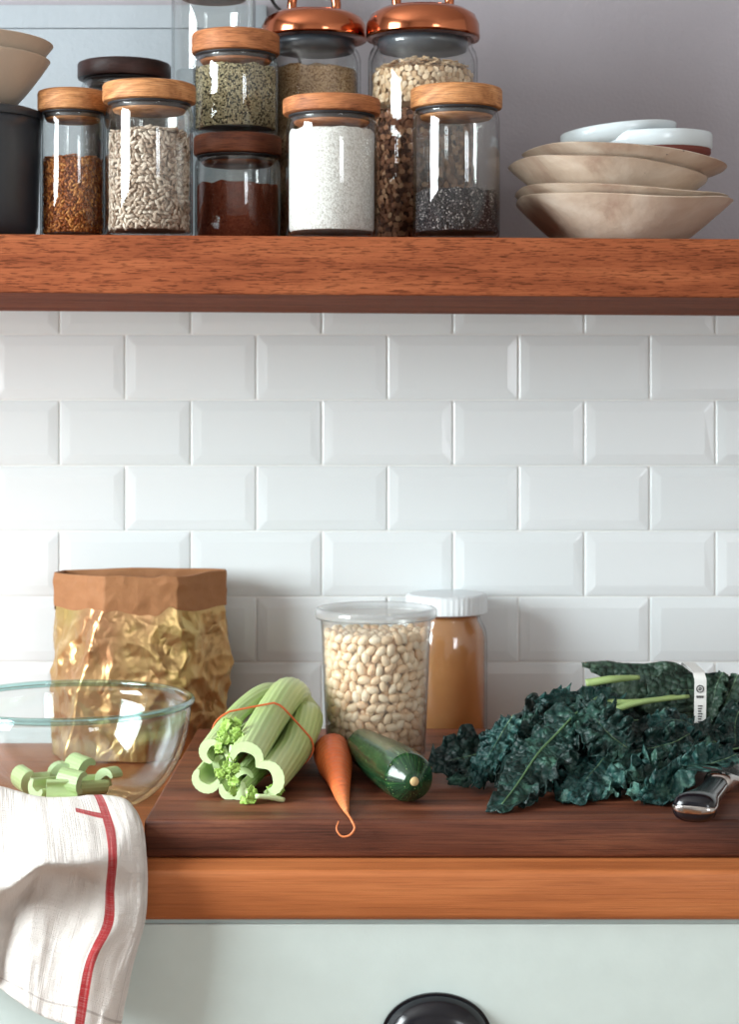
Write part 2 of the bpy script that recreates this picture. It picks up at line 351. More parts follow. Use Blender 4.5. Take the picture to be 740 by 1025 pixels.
S('window_1', join(rbox(XL-.06, XL-.01, WY0, WY0+.04, WZ0, WZ1, .004), rbox(XL-.06, XL-.01, WY1-.04, WY1, WZ0, WZ1, .004), rbox(XL-.06, XL-.01, WY0+.04, WY1-.04, WZ0, WZ0+.04, .004), rbox(XL-.06, XL-.01, WY0+.04, WY1-.04, WZ1-.04, WZ1, .004)), M['window_frame'])
S('window_2', join(rbox(VX0, VX0+.04, YB-.06, YB-.01, VZ0, VZ1, .004), rbox(VX1-.04, VX1, YB-.06, YB-.01, VZ0, VZ1, .004), rbox(VX0+.04, VX1-.04, YB-.06, YB-.01, VZ0, VZ0+.04, .004), rbox(VX0+.04, VX1-.04, YB-.06, YB-.01, VZ1-.04, VZ1, .004), rbox(1.545, 1.585, YB-.06, YB-.01, VZ0, VZ1, .004)), M['window_frame'])

# backsplash of bevelled metro tiles
def tiles():
    V, Fc = [], []; pw, ph = 131.2*WD/F, 65.5*WD/F; g = .0006; bw = .0125; h = .0048
    for row in range(-1, 8):
        z1 = PZ(335+65.5*row, WD); z0 = z1-ph; off = 125.5 if row % 2 == 0 else 60.0
        for k in range(-7, 10):
            x0 = PX(off+131.2*k, WD); x1 = x0+pw
            a0, a1, c0, c1 = x0+g, x1-g, z0+g, z1-g; b = len(V)
            tw, tv = random.uniform(-.0004, .0004), random.uniform(-.0004, .0004)
            e = .0012
            V += [(a0, -.001, c0), (a1, -.001, c0), (a1, -.001, c1), (a0, -.001, c1),
                  (a0, -.001-e*1.5, c0), (a1, -.001-e*1.5, c0), (a1, -.001-e*1.5, c1), (a0, -.001-e*1.5, c1),
                  (a0+bw, -h-tw-tv, c0+bw), (a1-bw, -h+tw-tv, c0+bw), (a1-bw, -h+tw+tv, c1-bw), (a0+bw, -h-tw+tv, c1-bw)]
            for i in range(4):
                j = (i+1) % 4; Fc += [(b+i, b+j, b+4+j, b+4+i), (b+4+i, b+4+j, b+8+j, b+8+i)]
            Fc.append((b+8, b+9, b+10, b+11))
    return V, Fc
ts = S('wall_back_tiling', tiles(), M['tile'])
bv = ts.modifiers.new('soft', 'BEVEL'); bv.width = .0016; bv.segments = 2; bv.limit_method = 'ANGLE'; bv.angle_limit = .2
S('wall_back_grout', rbox(XL, XR, -.0015, -.0002, .86, 1.45, 0), M['grout'])

# ------------------------------------------------------------------ shelf
SL = -.0068
def zs(x): return 1.4676+SL*(x+.02)
V, Fc = rbox(XL+.02, 1.3, -.4, -.006, 1.4105, 1.467, .0018, 2)
V = [(x, y, z+SL*(x+.02)) for x, y, z in V]
tag(obj('shelf', (V, Fc), M['oak_shelf'], smooth=False, angle=30), 'thick reddish oak wall shelf carrying the jars and bowls', 'shelf')

# added panel: paints the window-lit patch of wall behind the left jars
pl = S('lit_wall_panel_1', rbox(PX(-330, WD), PX(268, WD), -.014, -.001, 1.469, PZ(31, WD), .001), M['panel'])
S('lit_wall_panel_2', rbox(PX(-330, WD), PX(268, WD), -.0155, -.001, PZ(31, WD)+.0004, PZ(7.5, WD), .001), M['panel'])

# ------------------------------------------------------------------ jars
def jar_body(root, c, rb, h, neck=.93, th=.0018, base=.006, mat=None, name='glass_body'):
    rn = rb*neck
    o = [(.0, 0), (rb-.008, 0), (rb-.003, .0015), (rb, .006), (rb, h-.010), (rb-.0008, h-.005), (rb-(rb-rn)*.55, h-.0018), (rn, h)]
    i = [(rn-th, h), (rb-(rb-rn)*.55-th, h-.003), (rb-.0008-th, h-.006), (rb-th, h-.012), (rb-th, base+.002), (rb-th-.002, base), (0, base)]
    return obj(name, lathe(o+i, c, 64), mat or M['glass'], root)
def lid_prof(r, h, e=.003): return [(0, 0), (r-e, 0), (r-.0008, .0008), (r, e), (r, h-e), (r-.001, h-.001), (r-e*1.2, h), (0, h)]
def wooden_jar(label, lidmat, cx, hwl, hwb, D, ytop, ybot, ybase=None, fill=None, group=None):
    """cx, half widths: where it stands seen from the room; ytop/ybot: lid planes"""
    x = PX(cx, D); z0 = zs(x) if ybase is None else ybase
    zl0, zl1 = PZ(ybot, D), PZ(ytop, D); rl, rb = hwl*D/F, hwb*D/F
    root = thing('storage_jar', label, 'jar', (x, D-WD, z0), group); c = (x, D-WD, z0)
    gap = .0022; z0 += .0
    jar_body(root, c, rb, zl0-z0-gap)
    lid = obj('wooden_lid', lathe(lid_prof(rl, zl1-zl0), (x, D-WD, zl0), 56), lidmat, root, angle=50)
    obj('plug', lathe([(0, -.009), (rb*.80, -.009), (rb*.835, -.007), (rb*.835, 0)], (x, D-WD, zl0), 48), lidmat, lid)
    obj('gasket', lathe([(rb*.84, -.0065), (rb*.857, -.006), (rb*.857, -.004), (rb*.85, -.0021), (rb*.95, -.0019), (rb*.95, -.0003), (rb*.84, -.0003)], (x, D-WD, zl0), 48), M['gasket'], lid)
    return c, rb, zl0-z0, zl1

def fill_core(c, r, z0, z1, mound=.0, seed=0, n=56, rough=.0012):
    """a solid of loose contents with an uneven top"""
    rings = [(0, z0), (r*.96, z0), (r, z0+.003)]+[(r, z0+.003+(z1-z0-.004)*k/6) for k in range(1, 7)]+[(r*f, z1) for f in (.97, .85, .7, .5, .3, .1, 0)]
    V, Fc = lathe(rings, (0, 0, 0), n)
    out = []
    for x, y, z in V:
        if z > z1-.0025:
            q = math.hypot(x, y)/r
            z += mound*(1-q*q)+rough*3*noise.noise(Vector((x*60+seed, y*60, seed)))+rough*noise.noise(Vector((x*240, y*240, seed)))-(.0015 if q > .99 else 0)
        out.append((x+c[0], y+c[1], z+c[2]))
    return out, Fc
def grains(c, r, z0, z1, base, spacing, mound=.0, top=True, flat=True, jit=.35, tilt=.5, seed=0, frontonly=False):
    """grains pressed against the glass and lying on the top"""
    from mathutils import Euler
    pl = []; rows = max(1, int((z1-z0)/(spacing*.8))); cols = int(2*PI*r/spacing)
    for j in range(rows):
        for i in range(cols):
            a = 2*PI*(i+.5*(j % 2)+rng.uniform(-jit, jit))/cols; z = z0+spacing*.5+(z1-z0-spacing*.5)*(j+rng.uniform(-jit, jit)*.8)/rows
            wob = 3*.0012*noise.noise(Vector((r*math.cos(a)*60+seed, r*math.sin(a)*60, seed)))
            if z > z1+wob: z = z1+wob
            if frontonly and math.sin(a) > .35: continue
            rr = r-rng.uniform(0, spacing*.22)
            # local frame: x tangent, y vertical, z radial
            T = np.array([[-math.sin(a), 0, math.cos(a)], [math.cos(a), 0, math.sin(a)], [0, 1, 0]])
            s = rng.uniform(0, PI); Rz = np.array([[math.cos(s), -math.sin(s), 0], [math.sin(s), math.cos(s), 0], [0, 0, 1]])
            E = np.array(Euler((rng.uniform(-tilt, tilt), rng.uniform(-tilt, tilt), 0)).to_matrix())
            pl.append(((c[0]+rr*math.cos(a), c[1]+rr*math.sin(a), c[2]+z), T @ E @ Rz*rng.uniform(.85, 1.1)))
    if top:
        k = int(PI*r*r/(spacing*spacing)*1.5)
        for _ in range(k):
            q = math.sqrt(rng.uniform(0, 1))*.96; a = rng.uniform(0, 2*PI); x, y = q*r*math.cos(a), q*r*math.sin(a)
            z = z1+mound*(1-q*q)+3*.0012*noise.noise(Vector((x*60+seed, y*60, seed)))+rng.uniform(-.1, .35)*spacing
            s = rng.uniform(0, PI); Rz = np.array([[math.cos(s), -math.sin(s), 0], [math.sin(s), math.cos(s), 0], [0, 0, 1]])
            E = np.array(Euler((rng.uniform(-tilt, tilt)*1.2, rng.uniform(-tilt, tilt)*1.2, 0)).to_matrix())
            pl.append(((c[0]+x, c[1]+y, c[2]+z), E @ Rz*rng.uniform(.85, 1.1)))
    return scatter(base, pl)
def contents(name, label, cat, mat, c, rb, zlo, zhi, base=None, spacing=0, mound=0, core=None, th=.0028, seed=0, **k):
    r = rb-th
    g = fill_core(c, r-(spacing*.95 if base else 0), zlo, zhi-(spacing*.6 if base else 0), mound, seed)
    if base:
        gg = grains(c, r-spacing*.22, zlo, zhi, base, spacing, mound, seed=seed, **k)
        g3 = grains(c, r-spacing*.62, zlo, zhi-spacing*.3, base, spacing*1.1, mound, seed=seed, **k); n3 = len(gg[0])
        gg = (np.concatenate([gg[0], g3[0]]), np.concatenate([gg[1], g3[1]+n3]))
        V = np.concatenate([np.array(g[0]), gg[0]]); n = len(g[0]); Fc = list(g[1])+[tuple(f+n) for f in gg[1]]
        g = (V, Fc)
    o = obj(name, g, mat, angle=60); tag(o, label, cat, None, 'stuff'); return o

seed_s = ball(1, (.0042, .0021, .0013)); flax_s = ball(1, (.0028, .0014, .0008)); hemp_s = ball(1, (.00115, .001, .0009)); chia_s = ball(1, (.0011, .0009, .0008))
oat_s = ball(1, (.0041, .0033, .0008))
# flax
c, rb, h, zt = wooden_jar('small glass jar of brown flax seeds with a light oak lid, beside the dark pot', M['oak_lid'], 73, 35, 32.5, 1.90, 92, 113)
contents('flax_seeds', 'reddish brown flax seeds half filling the small jar beside the dark pot', 'seeds', M['flax'], c, rb, .0085, PZ(160, 1.90)-c[2], flax_s, .0036, seed=1)
# sunflower
c, rb, h, zt = wooden_jar('front glass jar of pale sunflower kernels with an oak lid', M['oak_lid'], 149.5, 46.5, 43.5, 1.86, 85, 104)
contents('sunflower_kernels', 'pale grey sunflower kernels filling the wide jar in front of the dark-lidded jar', 'seeds', M['sunflower'], c, rb, .0085, PZ(135, 1.86)-c[2], seed_s, .0052, mound=.004, tilt=.3, seed=2)
# dark lid behind
c, rb, h, zt = wooden_jar('glass jar with nearly black walnut lid standing behind the sunflower jar', M['dark_lid'], 124.5, 46.5, 43, 2.04, 64, 81)
contents('dark_dry_food', 'dark contents of the jar with the nearly black lid', 'dry food', plain('dark_dry_food', (40, 34, 34), .6, bump=(300, .001)), c, rb, .0085, PZ(97, 2.04)-c[2])
# cocoa + speckled seed jar stacked on it
c, rb, h, zt = wooden_jar('squat glass jar of reddish brown powder with brown lid, under another jar', M['brown_lid'], 238, 44, 43, 1.96, 137, 157)
contents('cocoa_powder', 'reddish brown powder in the squat jar under the speckled seeds', 'powder', M['cocoa'], c, rb, .0085, PZ(186, 1.96)-c[2], seed=3)
c, rb, h, zt = wooden_jar('glass jar of speckled green and black seeds stacked on the brown-lidded jar', M['oak_lid_red'], 236, 44, 42.5, 1.97, 34.5, 55.5, ybase=zt+.0005)
contents('speckled_seeds', 'green, tan and black speckled seeds in the upper stacked jar', 'seeds', M['hemp'], c, rb, .0085, PZ(70, 1.97)-c[2], hemp_s, .0021, seed=4)
# tall empty glass behind
x = PX(214, 2.09); r_ = 42*2.09/F
root = thing('storage_jar', 'tall empty glass jar with brown lid rising behind the speckled seed jar', 'jar', (x, 2.09-WD, zs(x))); zz = zs(x)
jar_body(root, (x, 2.09-WD, zz), r_, PZ(-12, 2.09)-zz)
zl = PZ(-12, 2.09)+.003
lid = obj('wooden_lid', lathe(lid_prof(r_*1.06, .02), (x, 2.09-WD, zl), 48), M['brown_lid'], root, angle=50)
obj('plug', lathe([(0, -.016), (r_*.76, -.016), (r_*.79, -.013), (r_*.79, 0)], (x, 2.09-WD, zl), 48), M['brown_lid'], lid)
# flour
c, rb, h, zt = wooden_jar('glass jar full of white flour with oak lid, middle of the front row', M['oak_lid_red'], 332, 49, 45.5, 1.86, 99.5, 116)
contents('white_flour', 'coarse white flour filling the jar in the middle of the shelf', 'flour', M['flour'], c, rb, .0085, PZ(132, 1.86)-c[2], seed=5, mound=.0)
# chia
c, rb, h, zt = wooden_jar('glass jar one third full of black chia seeds with pale oak lid', M['oak_lid'], 457, 46, 43.5, 1.86, 89, 110)
contents('chia_seeds', 'black and grey chia seeds in the bottom of the jar beside the flour jar', 'seeds', M['chia'], c, rb, .0085, PZ(193, 1.86)-c[2], chia_s, .0019, seed=6)
# copper lidded jars
def copper_jar(label, cx, hwl, hwb, D, yrim, ytop, handle_w):
    x, y = PX(cx, D), D-WD; z0 = zs(x); rl, rb = hwl*D/F, hwb*D/F; zr = PZ(yrim, D); c = (x, y, z0); hd = PZ(ytop, D)-zr
    root = thing('copper_lidded_jar', label, 'jar', c)
    obj('glass_body', lathe([(0, 0), (rb-.008, 0), (rb, .007), (rb, zr-z0-.022), (rb-.002, zr-z0-.014), (rb-.006, zr-z0-.008), (rb-.004, zr-z0-.001), (rb-.008, zr-z0-.001),
        (rb-.010, zr-z0-.009), (rb-.006, zr-z0-.016), (rb-.003, zr-z0-.024), (rb-.003, .012), (rb-.008, .008), (0, .008)], c, 64), M['glass'], root)
    lid = obj('copper_lid', lathe([(0, .003), (rl-.004, .002), (rl, .0), (rl+.0006, .003), (rl, hd*.5), (rl-.004, hd*.78), (rl-.013, hd*.96), (rl*.5, hd*1.04), (0, hd*1.06)], (x, y, zr), 72), M['copper'], root)
    obj('seal', lathe([(0, -.013), (rl-.014, -.012), (rl-.0125, -.006), (rl-.0125, -.0005), (0, -.0005)], (x, y, zr), 64), M['grey_gasket'], lid)
    w = handle_w*D/F/2; zt = zr+hd*1.02
    pts = [(x-w, y, zt-.002), (x-w*1.05, y, zt+.012), (x-w*.75, y, zt+.028), (x, y, zt+.036), (x+w*.75, y, zt+.028), (x+w*1.05, y, zt+.012), (x+w, y, zt-.002)]
    obj('lid_handle', tube(pts, .0052, 40, 14, up=Vector((0, 1, 0))), M['copper'], lid)
    return c, rb, zr-z0
c, rb, h = copper_jar('copper-lidded glass jar of tan grains standing behind the flour jar', 314.5, 52.5, 47, 2.03, 41, 14, 42)
contents('tan_grains', 'fine tan grains in the copper-lidded jar behind the flour', 'dry food', M['couscous'], c, rb, .0125, PZ(72, 2.03)-c[2], mound=.006, seed=8, th=.004)
c, rb, h = copper_jar('tall copper-lidded glass jar of oats over darker muesli, right of the other', 423.5, 56.5, 55, 2.0, 40, 10, 50)
zm = PZ(114, 2.0)-c[2]
contents('muesli', 'dark brown flaky muesli layer in the lower part of the tall copper-lidded jar', 'dry food', M['muesli'], c, rb, .0125, zm, oat_s, .0064, tilt=.4, th=.0042, seed=9)
contents('rolled_oats', 'pale rolled oats heaped in the top of the tall copper-lidded jar', 'oats', M['oat'], c, rb, zm+.006, PZ(72, 2.0)-c[2], oat_s, .0064, mound=.010, tilt=.4, th=.0042, seed=10)

# black cable above the copper lids
cp = [P(262, -60, 2.16), P(264, -22, 2.16), P(274, 3, 2.16), P(286, 18, 2.15), P(300, 60, 2.15), P(302, 150, 2.16), (PX(303, 2.16), 2.16-WD, zs(-.1)+.003)]
tag(obj('power_cord', tube(cp, .0019, 60, 10), M['cable']), 'thin black power cord curving down behind the copper lid', 'cord')

# ------------------------------------------------------------------ left pot and bowls
x, D = PX(-32, 1.90), 1.90; r_ = 73*D/F; y = D-WD; z0 = zs(x); zt = PZ(111, D)
root = thing('cooking_pot', 'dark grey enamel pot with a lid at the left end of the shelf', 'pot', (x, y, z0))
hp = zt-z0
obj('pot_body', lathe([(0, 0), (r_-.018, 0), (r_-.008, .004), (r_-.004, .016), (r_-.001, hp-.022), (r_, hp-.010), (r_-.003, hp-.010), (r_-.004, .02), (0, .006)], (x, y, z0), 64), M['enamel'], root)
obj('pot_lid', lathe([(0, hp-.0095), (r_+.0005, hp-.0095), (r_+.0018, hp-.006), (r_+.001, hp-.002), (r_-.004, hp), (0, hp+.0005)], (x, y, z0), 64), M['enamel'], root, angle=50)
def bowl_shape(R, H, rbase, th=.004, foot=.0, curve=1.6, n=10):
    out = [(0, 0), (rbase, 0)]; 
    for i in range(1, n+1):
        u = i/n; out.append((rbase+(R-rbase)*u**(1/curve), H*u))
    inn = [(R-th*.4, H+th*.25), (R-th, H-.0005)]
    for i in range(n-1, -1, -1):
        u = i/n; inn.append((rbase+(R-rbase)*u**(1/curve)-th*.95, max(H*u, th)))
    return out+inn+[(0, th)]
D = 1.90; xb = PX(-42, D)
zb = zt+.0012
tag(obj('bowl', lathe(bowl_shape(91*D/F, PZ(60, D)-zb, 50*D/F, curve=1.25), (xb, D-WD, zb), 72), M['linen_bowl'], angle=60), 'beige stoneware bowl standing directly on the dark pot', 'bowl', 'beige bowls on the pot')
tag(obj('bowl', lathe(bowl_shape(94*D/F, PZ(44, D)-zb-.018, 48*D/F, curve=1.25), (xb, D-WD, zb+.018), 72), M['linen_bowl'], angle=60), 'beige stoneware bowl nested in the other one above the dark pot, uppermost', 'bowl', 'beige bowls on the pot')

# ------------------------------------------------------------------ right stack of handmade bowls
def wavy_bowl(label, cx, D, hw, zbase, H, rbase, tilt, amp, seed, mat, azim=0., curve=1.5, th=.0045, lowmat=None, group=None):
    R = hw*D/F; prof = bowl_shape(R, H, rbase, th, curve=curve, n=12)
    x, y = PX(cx, D), D-WD
    def wob(r, z, a):
        q = max(0, (r/R))**3
        w = amp*(math.sin(2*a+seed)+.55*math.sin(3*a+seed*2.1)+.3*math.sin(5*a+seed*3.3))*q
        rr = r*(1+.03*q*math.sin(3*a+seed*1.7)+.02*q*math.sin(5*a+seed))
        return rr, w+tilt*rr*math.cos(a-azim)
    return tag(obj('bowl', lathe(prof, (x, y, zbase), 96, wob=wob), mat, angle=60), label, 'bowl', group)
D = 1.93; G = 'handmade stoneware stack'
zb = zs(PX(620, D))
wavy_bowl('cream handmade bowl at the bottom of the right-hand stack', 620.5, D, 108, zb+.0004, .0455, .056, -.004, .0022, 1.2, M['cream'], group=G, curve=1.2)
wavy_bowl('cream handmade shallow bowl, second from the bottom of the stack, barely showing', 618, D, 106, zb+.0255, .028, .050, -.03, .0016, 1.0, M['cream'], group=G)
wavy_bowl('cream handmade bowl with wavy drooping rim, third from the bottom', 607, D, 99, zb+.047, .032, .052, -.09, .0034, 4.4, M['cream'], group=G)
wavy_bowl('cream handmade bowl jutting out at the right under the white dish', 624, D, 102, zb+.070, .0215, .050, -.088, .0026, 4.2, M['cream'], group=G)
# white dish with bare red clay underside, and the pale blue bowl tipped into it
x, y, Dd = PX(652, 1.92), 1.92-WD, 1.92; R = 60*Dd/F; zd = PZ(160, Dd)
root = thing('dish', 'white glazed round dish with bare red clay underside near the top of the stack', 'dish', (x, y, zd), G)
tl = lambda r, z, a: (r, .03*r*math.cos(a))
obj('clay_base', lathe([(0, -.010), (.030, -.010), (R-.020, -.007), (R-.005, -.001), (R-.001, .003), (R-.001, .0075)], (x, y, zd), 72, wob=tl), M['terracotta'], root, angle=50)
obj('glazed_wall', lathe([(R-.001, .0073), (R+.0006, .0085), (R+.0008, .021), (R, .0235), (R-.002, .024), (R-.004, .022), (R-.006, .008), (R-.015, -.001), (0, -.004)], (x, y, zd), 72, wob=tl), M['blue_glaze'], root)
x, y, Dd = PX(619, 1.925), 1.925-WD, 1.925; R = 58*Dd/F; zd = PZ(149.5, Dd)
tl2 = lambda r, z, a: (r, .10*r*math.cos(a))
tag(obj('bowl', lathe([(0, 0), (R-.02, 0), (R-.008, .004), (R-.001, .012), (R, .019), (R-.001, .0205), (R-.003, .020), (R-.005, .012), (R-.012, .005), (0, .004)], (x, y, zd), 72, wob=tl2), M['blue_glaze']), 'pale bluish white glazed bowl lying tilted on top of the stack', 'bowl', G)

# ------------------------------------------------------------------ worktop and cabinet
ZC = .908
tag(obj('countertop', rbox(XL+.02, XR-.3, -.602, -.007, ZC-.043, ZC, .006, 4), M['counter'], smooth=True, angle=40), 'honey coloured cherry wood worktop under the cutting board', 'worktop')
root = thing('base_cabinet', 'off-white painted kitchen base cabinet below the wooden worktop', 'cabinet', (0, -.3, 0))
obj('cabinet_body', rbox(XL+.05, XR-.35, -.590, -.01, .0, ZC-.0435, .001), M['paint'], root, smooth=False)
dr = obj('drawer_front', rbox(XL+.06, XR-.36, -.595, -.5905, .52, PZ(925, 1.605), .002), M['paint'], root, smooth=False)
# cup pull: quarter shell open at the bottom
def cup_pull(cx, ztop, y, w, h, d):
    V, Fc = [], []; nu, nv = 32, 12
    for s in (0, 1):
        k = 1-s*.07
        for j in range(nv+1):
            b = PI/2*j/nv
            for i in range(nu+1):
                a = PI*i/nu
                V.append((cx+w/2*k*math.cos(a)*(1 if j == 0 else math.cos(b)**.55 if j < nv else .0), y-d*k*math.sin(b), ztop-h+h*k*math.sin(a)*(math.cos(b)**.7 if j < nv else .0)))
    n = (nu+1)*(nv+1)
    for s in (0, 1):
        for j in range(nv):
            for i in range(nu):
                q = (s*n+j*(nu+1)+i, s*n+j*(nu+1)+i+1, s*n+(j+1)*(nu+1)+i+1, s*n+(j+1)*(nu+1)+i); Fc.append(q if s == 0 else q[::-1])
    return V, Fc
zpt = PZ(1000, 1.59)
pull = obj('cup_pull', cup_pull(PX(437.5, 1.59), zpt, -.5945, 108*1.59/F, .036, .024), M['black'], dr)
obj('pull_flange', lathe([(r, z) for r, z in ((.0, 0), (1, 0), (1, .0025), (.0, .0025))], (0, 0, 0), 48) if False else
    (lambda cx, w, h: (lambda N: ([(cx+w*math.cos(PI*i/N), -.5955, zpt-.036+h*math.sin(PI*i/N)) for i in range(N+1)]+[(cx+w*math.cos(PI*i/N), -.5985, zpt-.036+h*math.sin(PI*i/N)) for i in range(N+1)],
     [tuple(range(N+1, 2*N+2))]+[(i, i+1, N+2+i, N+1+i) for i in range(N)]))(40))(PX(437.5, 1.59), 56*1.59/F, .0372), M['black'], pull, smooth=False)

# cutting board
ZB = .942
xl = PX(143, 1.64)+.001
tag(obj('cutting_board', rbox(xl, .72, 1.64-WD, 2.094-WD, ZC+.0005, ZB, .0035, 3), M['walnut'], angle=40), 'thick dark walnut cutting board lying on the worktop', 'cutting board')

# ------------------------------------------------------------------ gold bag
def bag():
    D0 = [(-1, 0)]
    # plan corners (cuff / foot), px and depth
    top = [(58, 2.125), (107, 2.065), (150, 2.075), (175, 2.078), (224, 2.13), (222, 2.165), (150, 2.168), (66, 2.168)]
    bot = [(54, 2.115), (66, 2.07), (145, 2.064), (187, 2.090), (228, 2.140), (226, 2.17), (150, 2.17), (58, 2.168)]
    def ring(pts):
        p = [Vector((PX(a, d), d-WD, 0)) for a, d in pts]; out = []; per = 40
        for i in range(len(p)):
            a, b = p[i], p[(i+1) % len(p)]
            for k in range(per): out.append(a.lerp(b, k/per))
        # soften corners
        for _ in range(2): out = [(out[i-1]+out[i]*2+out[(i+1) % len(out)])/4 for i in range(len(out))]
        return out
    return ring(top), ring(bot)
rt, rbm = bag(); N = len(rt); ctr = sum(rt, Vector())/N
ztop, zcuff = 1.1135, 1.0745
def crumple(p, s=1.0):
    a = 0
    for f, w in ((14, 1.1), (31, .8), (66, .25)):
        a += w*(1-2*abs(noise.noise(p*f+Vector((3.1, 7.7, 1.3)))))
    return a*s
def bag_wall(z0, z1, rows, ring0, ring1, amp, infl=0., off=0., topwave=0., botwave=0., sm=0):
    V, Fc = [], []
    for j in range(rows+1):
        u = j/rows
        for i in range(N):
            p = ring0[i].lerp(ring1[i], u); out = (p-ctr); out.z = 0; out.normalize()
            q = Vector((p.x, p.y, z0+(z1-z0)*u)); fade = min(1, .35+u*2.2)*min(1, .4+(1-u)*3)
            d = off+infl*math.sin(PI*u)+amp*(crumple(q)-.9)*fade
            p = p+out*d
            z = z0+(z1-z0)*u
            if topwave: z += topwave*u*noise.noise(Vector((i*.03, 2.2, 0)))
            if botwave: z += botwave*(1-u)*noise.noise(Vector((i*.05, 9.2, 0)))
            V.append((p.x, min(p.y, -.012), z))
    for j in range(rows):
        for i in range(N):
            k = (i+1) % N; Fc.append((j*N+i, j*N+k, (j+1)*N+k, (j+1)*N+i))
    return V, Fc
root = thing('paper_bag', 'crumpled gold foil paper bag with its brown kraft top folded down', 'bag', (ctr.x, ctr.y, ZC))
V, Fc = bag_wall(ZC+.0015, zcuff+.012, 90, rbm, rt, .0048, .004, .001)
Fc.append(tuple(range(N))[::-1])
obj('foil_body', (V, Fc), M['foil'], root)
V, Fc = bag_wall(zcuff, ztop, 24, rt, rt, .0030, 0, .0040, .004, .009)
V2, Fc2 = bag_wall(zcuff+.004, ztop, 24, rt, rt, .0028, 0, .0008, .004, 0)
n = len(V); V = V+V2; Fc = Fc+[tuple(i+n for i in q)[::-1] for q in Fc2]
for i in range(N):
    k = (i+1) % N; Fc.append((24*N+i, 24*N+k, n+24*N+k, n+24*N+i))
cuff = obj('folded_cuff', (V, Fc), M['kraft'], root)

# ------------------------------------------------------------------ glass mixing bowl
D = 1.85; x, y = PX(70, D), D-WD; R = 126*D/F; H = PZ(698, D)-ZC
root = thing('mixing_bowl', 'large clear glass mixing bowl holding chopped celery, beside the towel', 'bowl', (x, y, ZC))
prof = [(0, .002), (R*.36, .002), (R*.40, .0005), (R*.46, .003)]
for i in range(1, 13):
    u = i/12; prof.append((R*(.46+.50*math.sin(u*PI/2)**.9), .003+(H-.009)*(1-math.cos(u*PI/2))**.9))
inn = [(r-.0042, z+.003) for r, z in prof[::-1] if r > R*.42]
obj('glass_body', lathe(prof+inn+[(R*.40, .007), (0, .007)], (x, y, ZC+.0003), 96), M['bowl_glass'], root)
rim = [(R*.958+.0040*math.cos(a), H-.0038+.0036*math.sin(a)) for a in [2*PI*k/14 for k in range(15)]]
obj('rim', lathe(rim, (x, y, ZC), 96), M['teal_rim'], root)
bowl_c = (x, y)

# ------------------------------------------------------------------ celery
def crescent(w, depth, th, ribs=True, n=26):
    """closed C section opening towards -b; returns outer then inner"""
    out, inn = [], []
    for i in range(n):
        a = PI*(-.16+1.32*i/(n-1)); rr = 1+(.018*math.cos(i*PI) if ribs else 0)
        out.append((w*math.cos(a)*rr, depth*math.sin(a)*rr))
    for i in range(n-1, -1, -1):
        a = PI*(-.16+1.32*i/(n-1)); e = math.sin(PI*i/(n-1))**.5
        inn.append((w*math.cos(a)*(1-th*(.35+.65*e)), depth*(math.sin(a))*(1-th*1.15*e)-.0006))
    return out+inn
def set_attr(o, name, vals):
    a = o.data.attributes.new(name, 'FLOAT', 'POINT'); a.data.foreach_set('value', [float(v) for v in vals])
def stalk(root, pts, w0, w1, roll, th=.5, n=30, depth=.9, name='celery_stalk', roll1=None, ribs=True, zmin=-9, log=None):
    path = catmull(pts, n); nn = 26
    def sec(t):
        w = w0+(w1-w0)*t; rl = roll+((roll1 if roll1 is not None else roll)-roll)*t
        c_, s_ = math.cos(rl), math.sin(rl)
        return [(a*c_-b*s_, a*s_+b*c_) for a, b in crescent(w, w*depth, th, ribs, nn)]
    V, Fc = sweep(path, sec)
    V = [Vector((p.x, p.y, max(p.z, zmin+(.0004 if p.z > zmin-.002 else .0008)))) for p in V]
    if log is not None: log += V
    o = obj(name, (V, Fc), M['celery'], root)
    m = nn*2
    set_attr(o, 'along', [i//m/(n-1) for i in range(len(V))])
    set_attr(o, 'rib', [(1.0 if (i % m) < nn and (i % m) % 2 else 0.0) for i in range(len(V))])
    # cut faces, slightly domed
    b = [V[i] for i in range(m)]; Fq = [(i, i+1, m-2-i, m-1-i) for i in range(nn-1)]
    b2 = [V[(n-1)*m+i] for i in range(m)]
    t0 = (path[0]-path[1]).normalized()*.0004
    obj('cut_end', ([Vector(q)+t0 for q in b], Fq), M['celery_cut'], o, smooth=False)
    return o
croot = thing('celery_bunch', 'bunch of pale green celery stalks held by an orange rubber band', 'celery', P(250, 772, 1.80)*1.0)
croot.location.z = ZB; WL[croot.name] = Vector(croot.location)
Bk = lambda px, py, D: P(px, py, D)
ST = [ # front end (px,py,D), mid, back, widths, roll
    ([(206, 781, 1.725), (232, 752, 1.82), (262, 730, 1.90), (282, 728, 1.97)], .0135, .0150, 2.7),
    ([(211, 752, 1.735), (240, 716, 1.83), (266, 697, 1.90), (286, 700, 1.97)], .0125, .0155, 1.1),
    ([(233, 790, 1.72), (262, 762, 1.81), (286, 744, 1.89), (298, 738, 1.96)], .0135, .0150, 3.3),
    ([(247, 757, 1.715), (268, 722, 1.81), (287, 695, 1.89), (294, 697, 1.96)], .0158, .0185, -.3),
    ([(269, 779, 1.712), (292, 752, 1.81), (306, 722, 1.88), (304, 716, 1.94)], .0165, .0175, -1.35),
    ([(243, 778, 1.735), (266, 750, 1.82), (286, 722, 1.9), (294, 718, 1.97)], .0105, .0140, .5),
    ([(222, 766, 1.745), (250, 736, 1.83), (274, 716, 1.9), (290, 714, 1.97)], .0100, .0140, 1.9),
]
LOG = []
for pts, w0, w1, rl in ST:
    stalk(croot, [P(*p) for p in pts], w0, w1, rl, roll1=0 if abs(rl) < 2 else rl, th=.62, zmin=ZB, log=LOG)
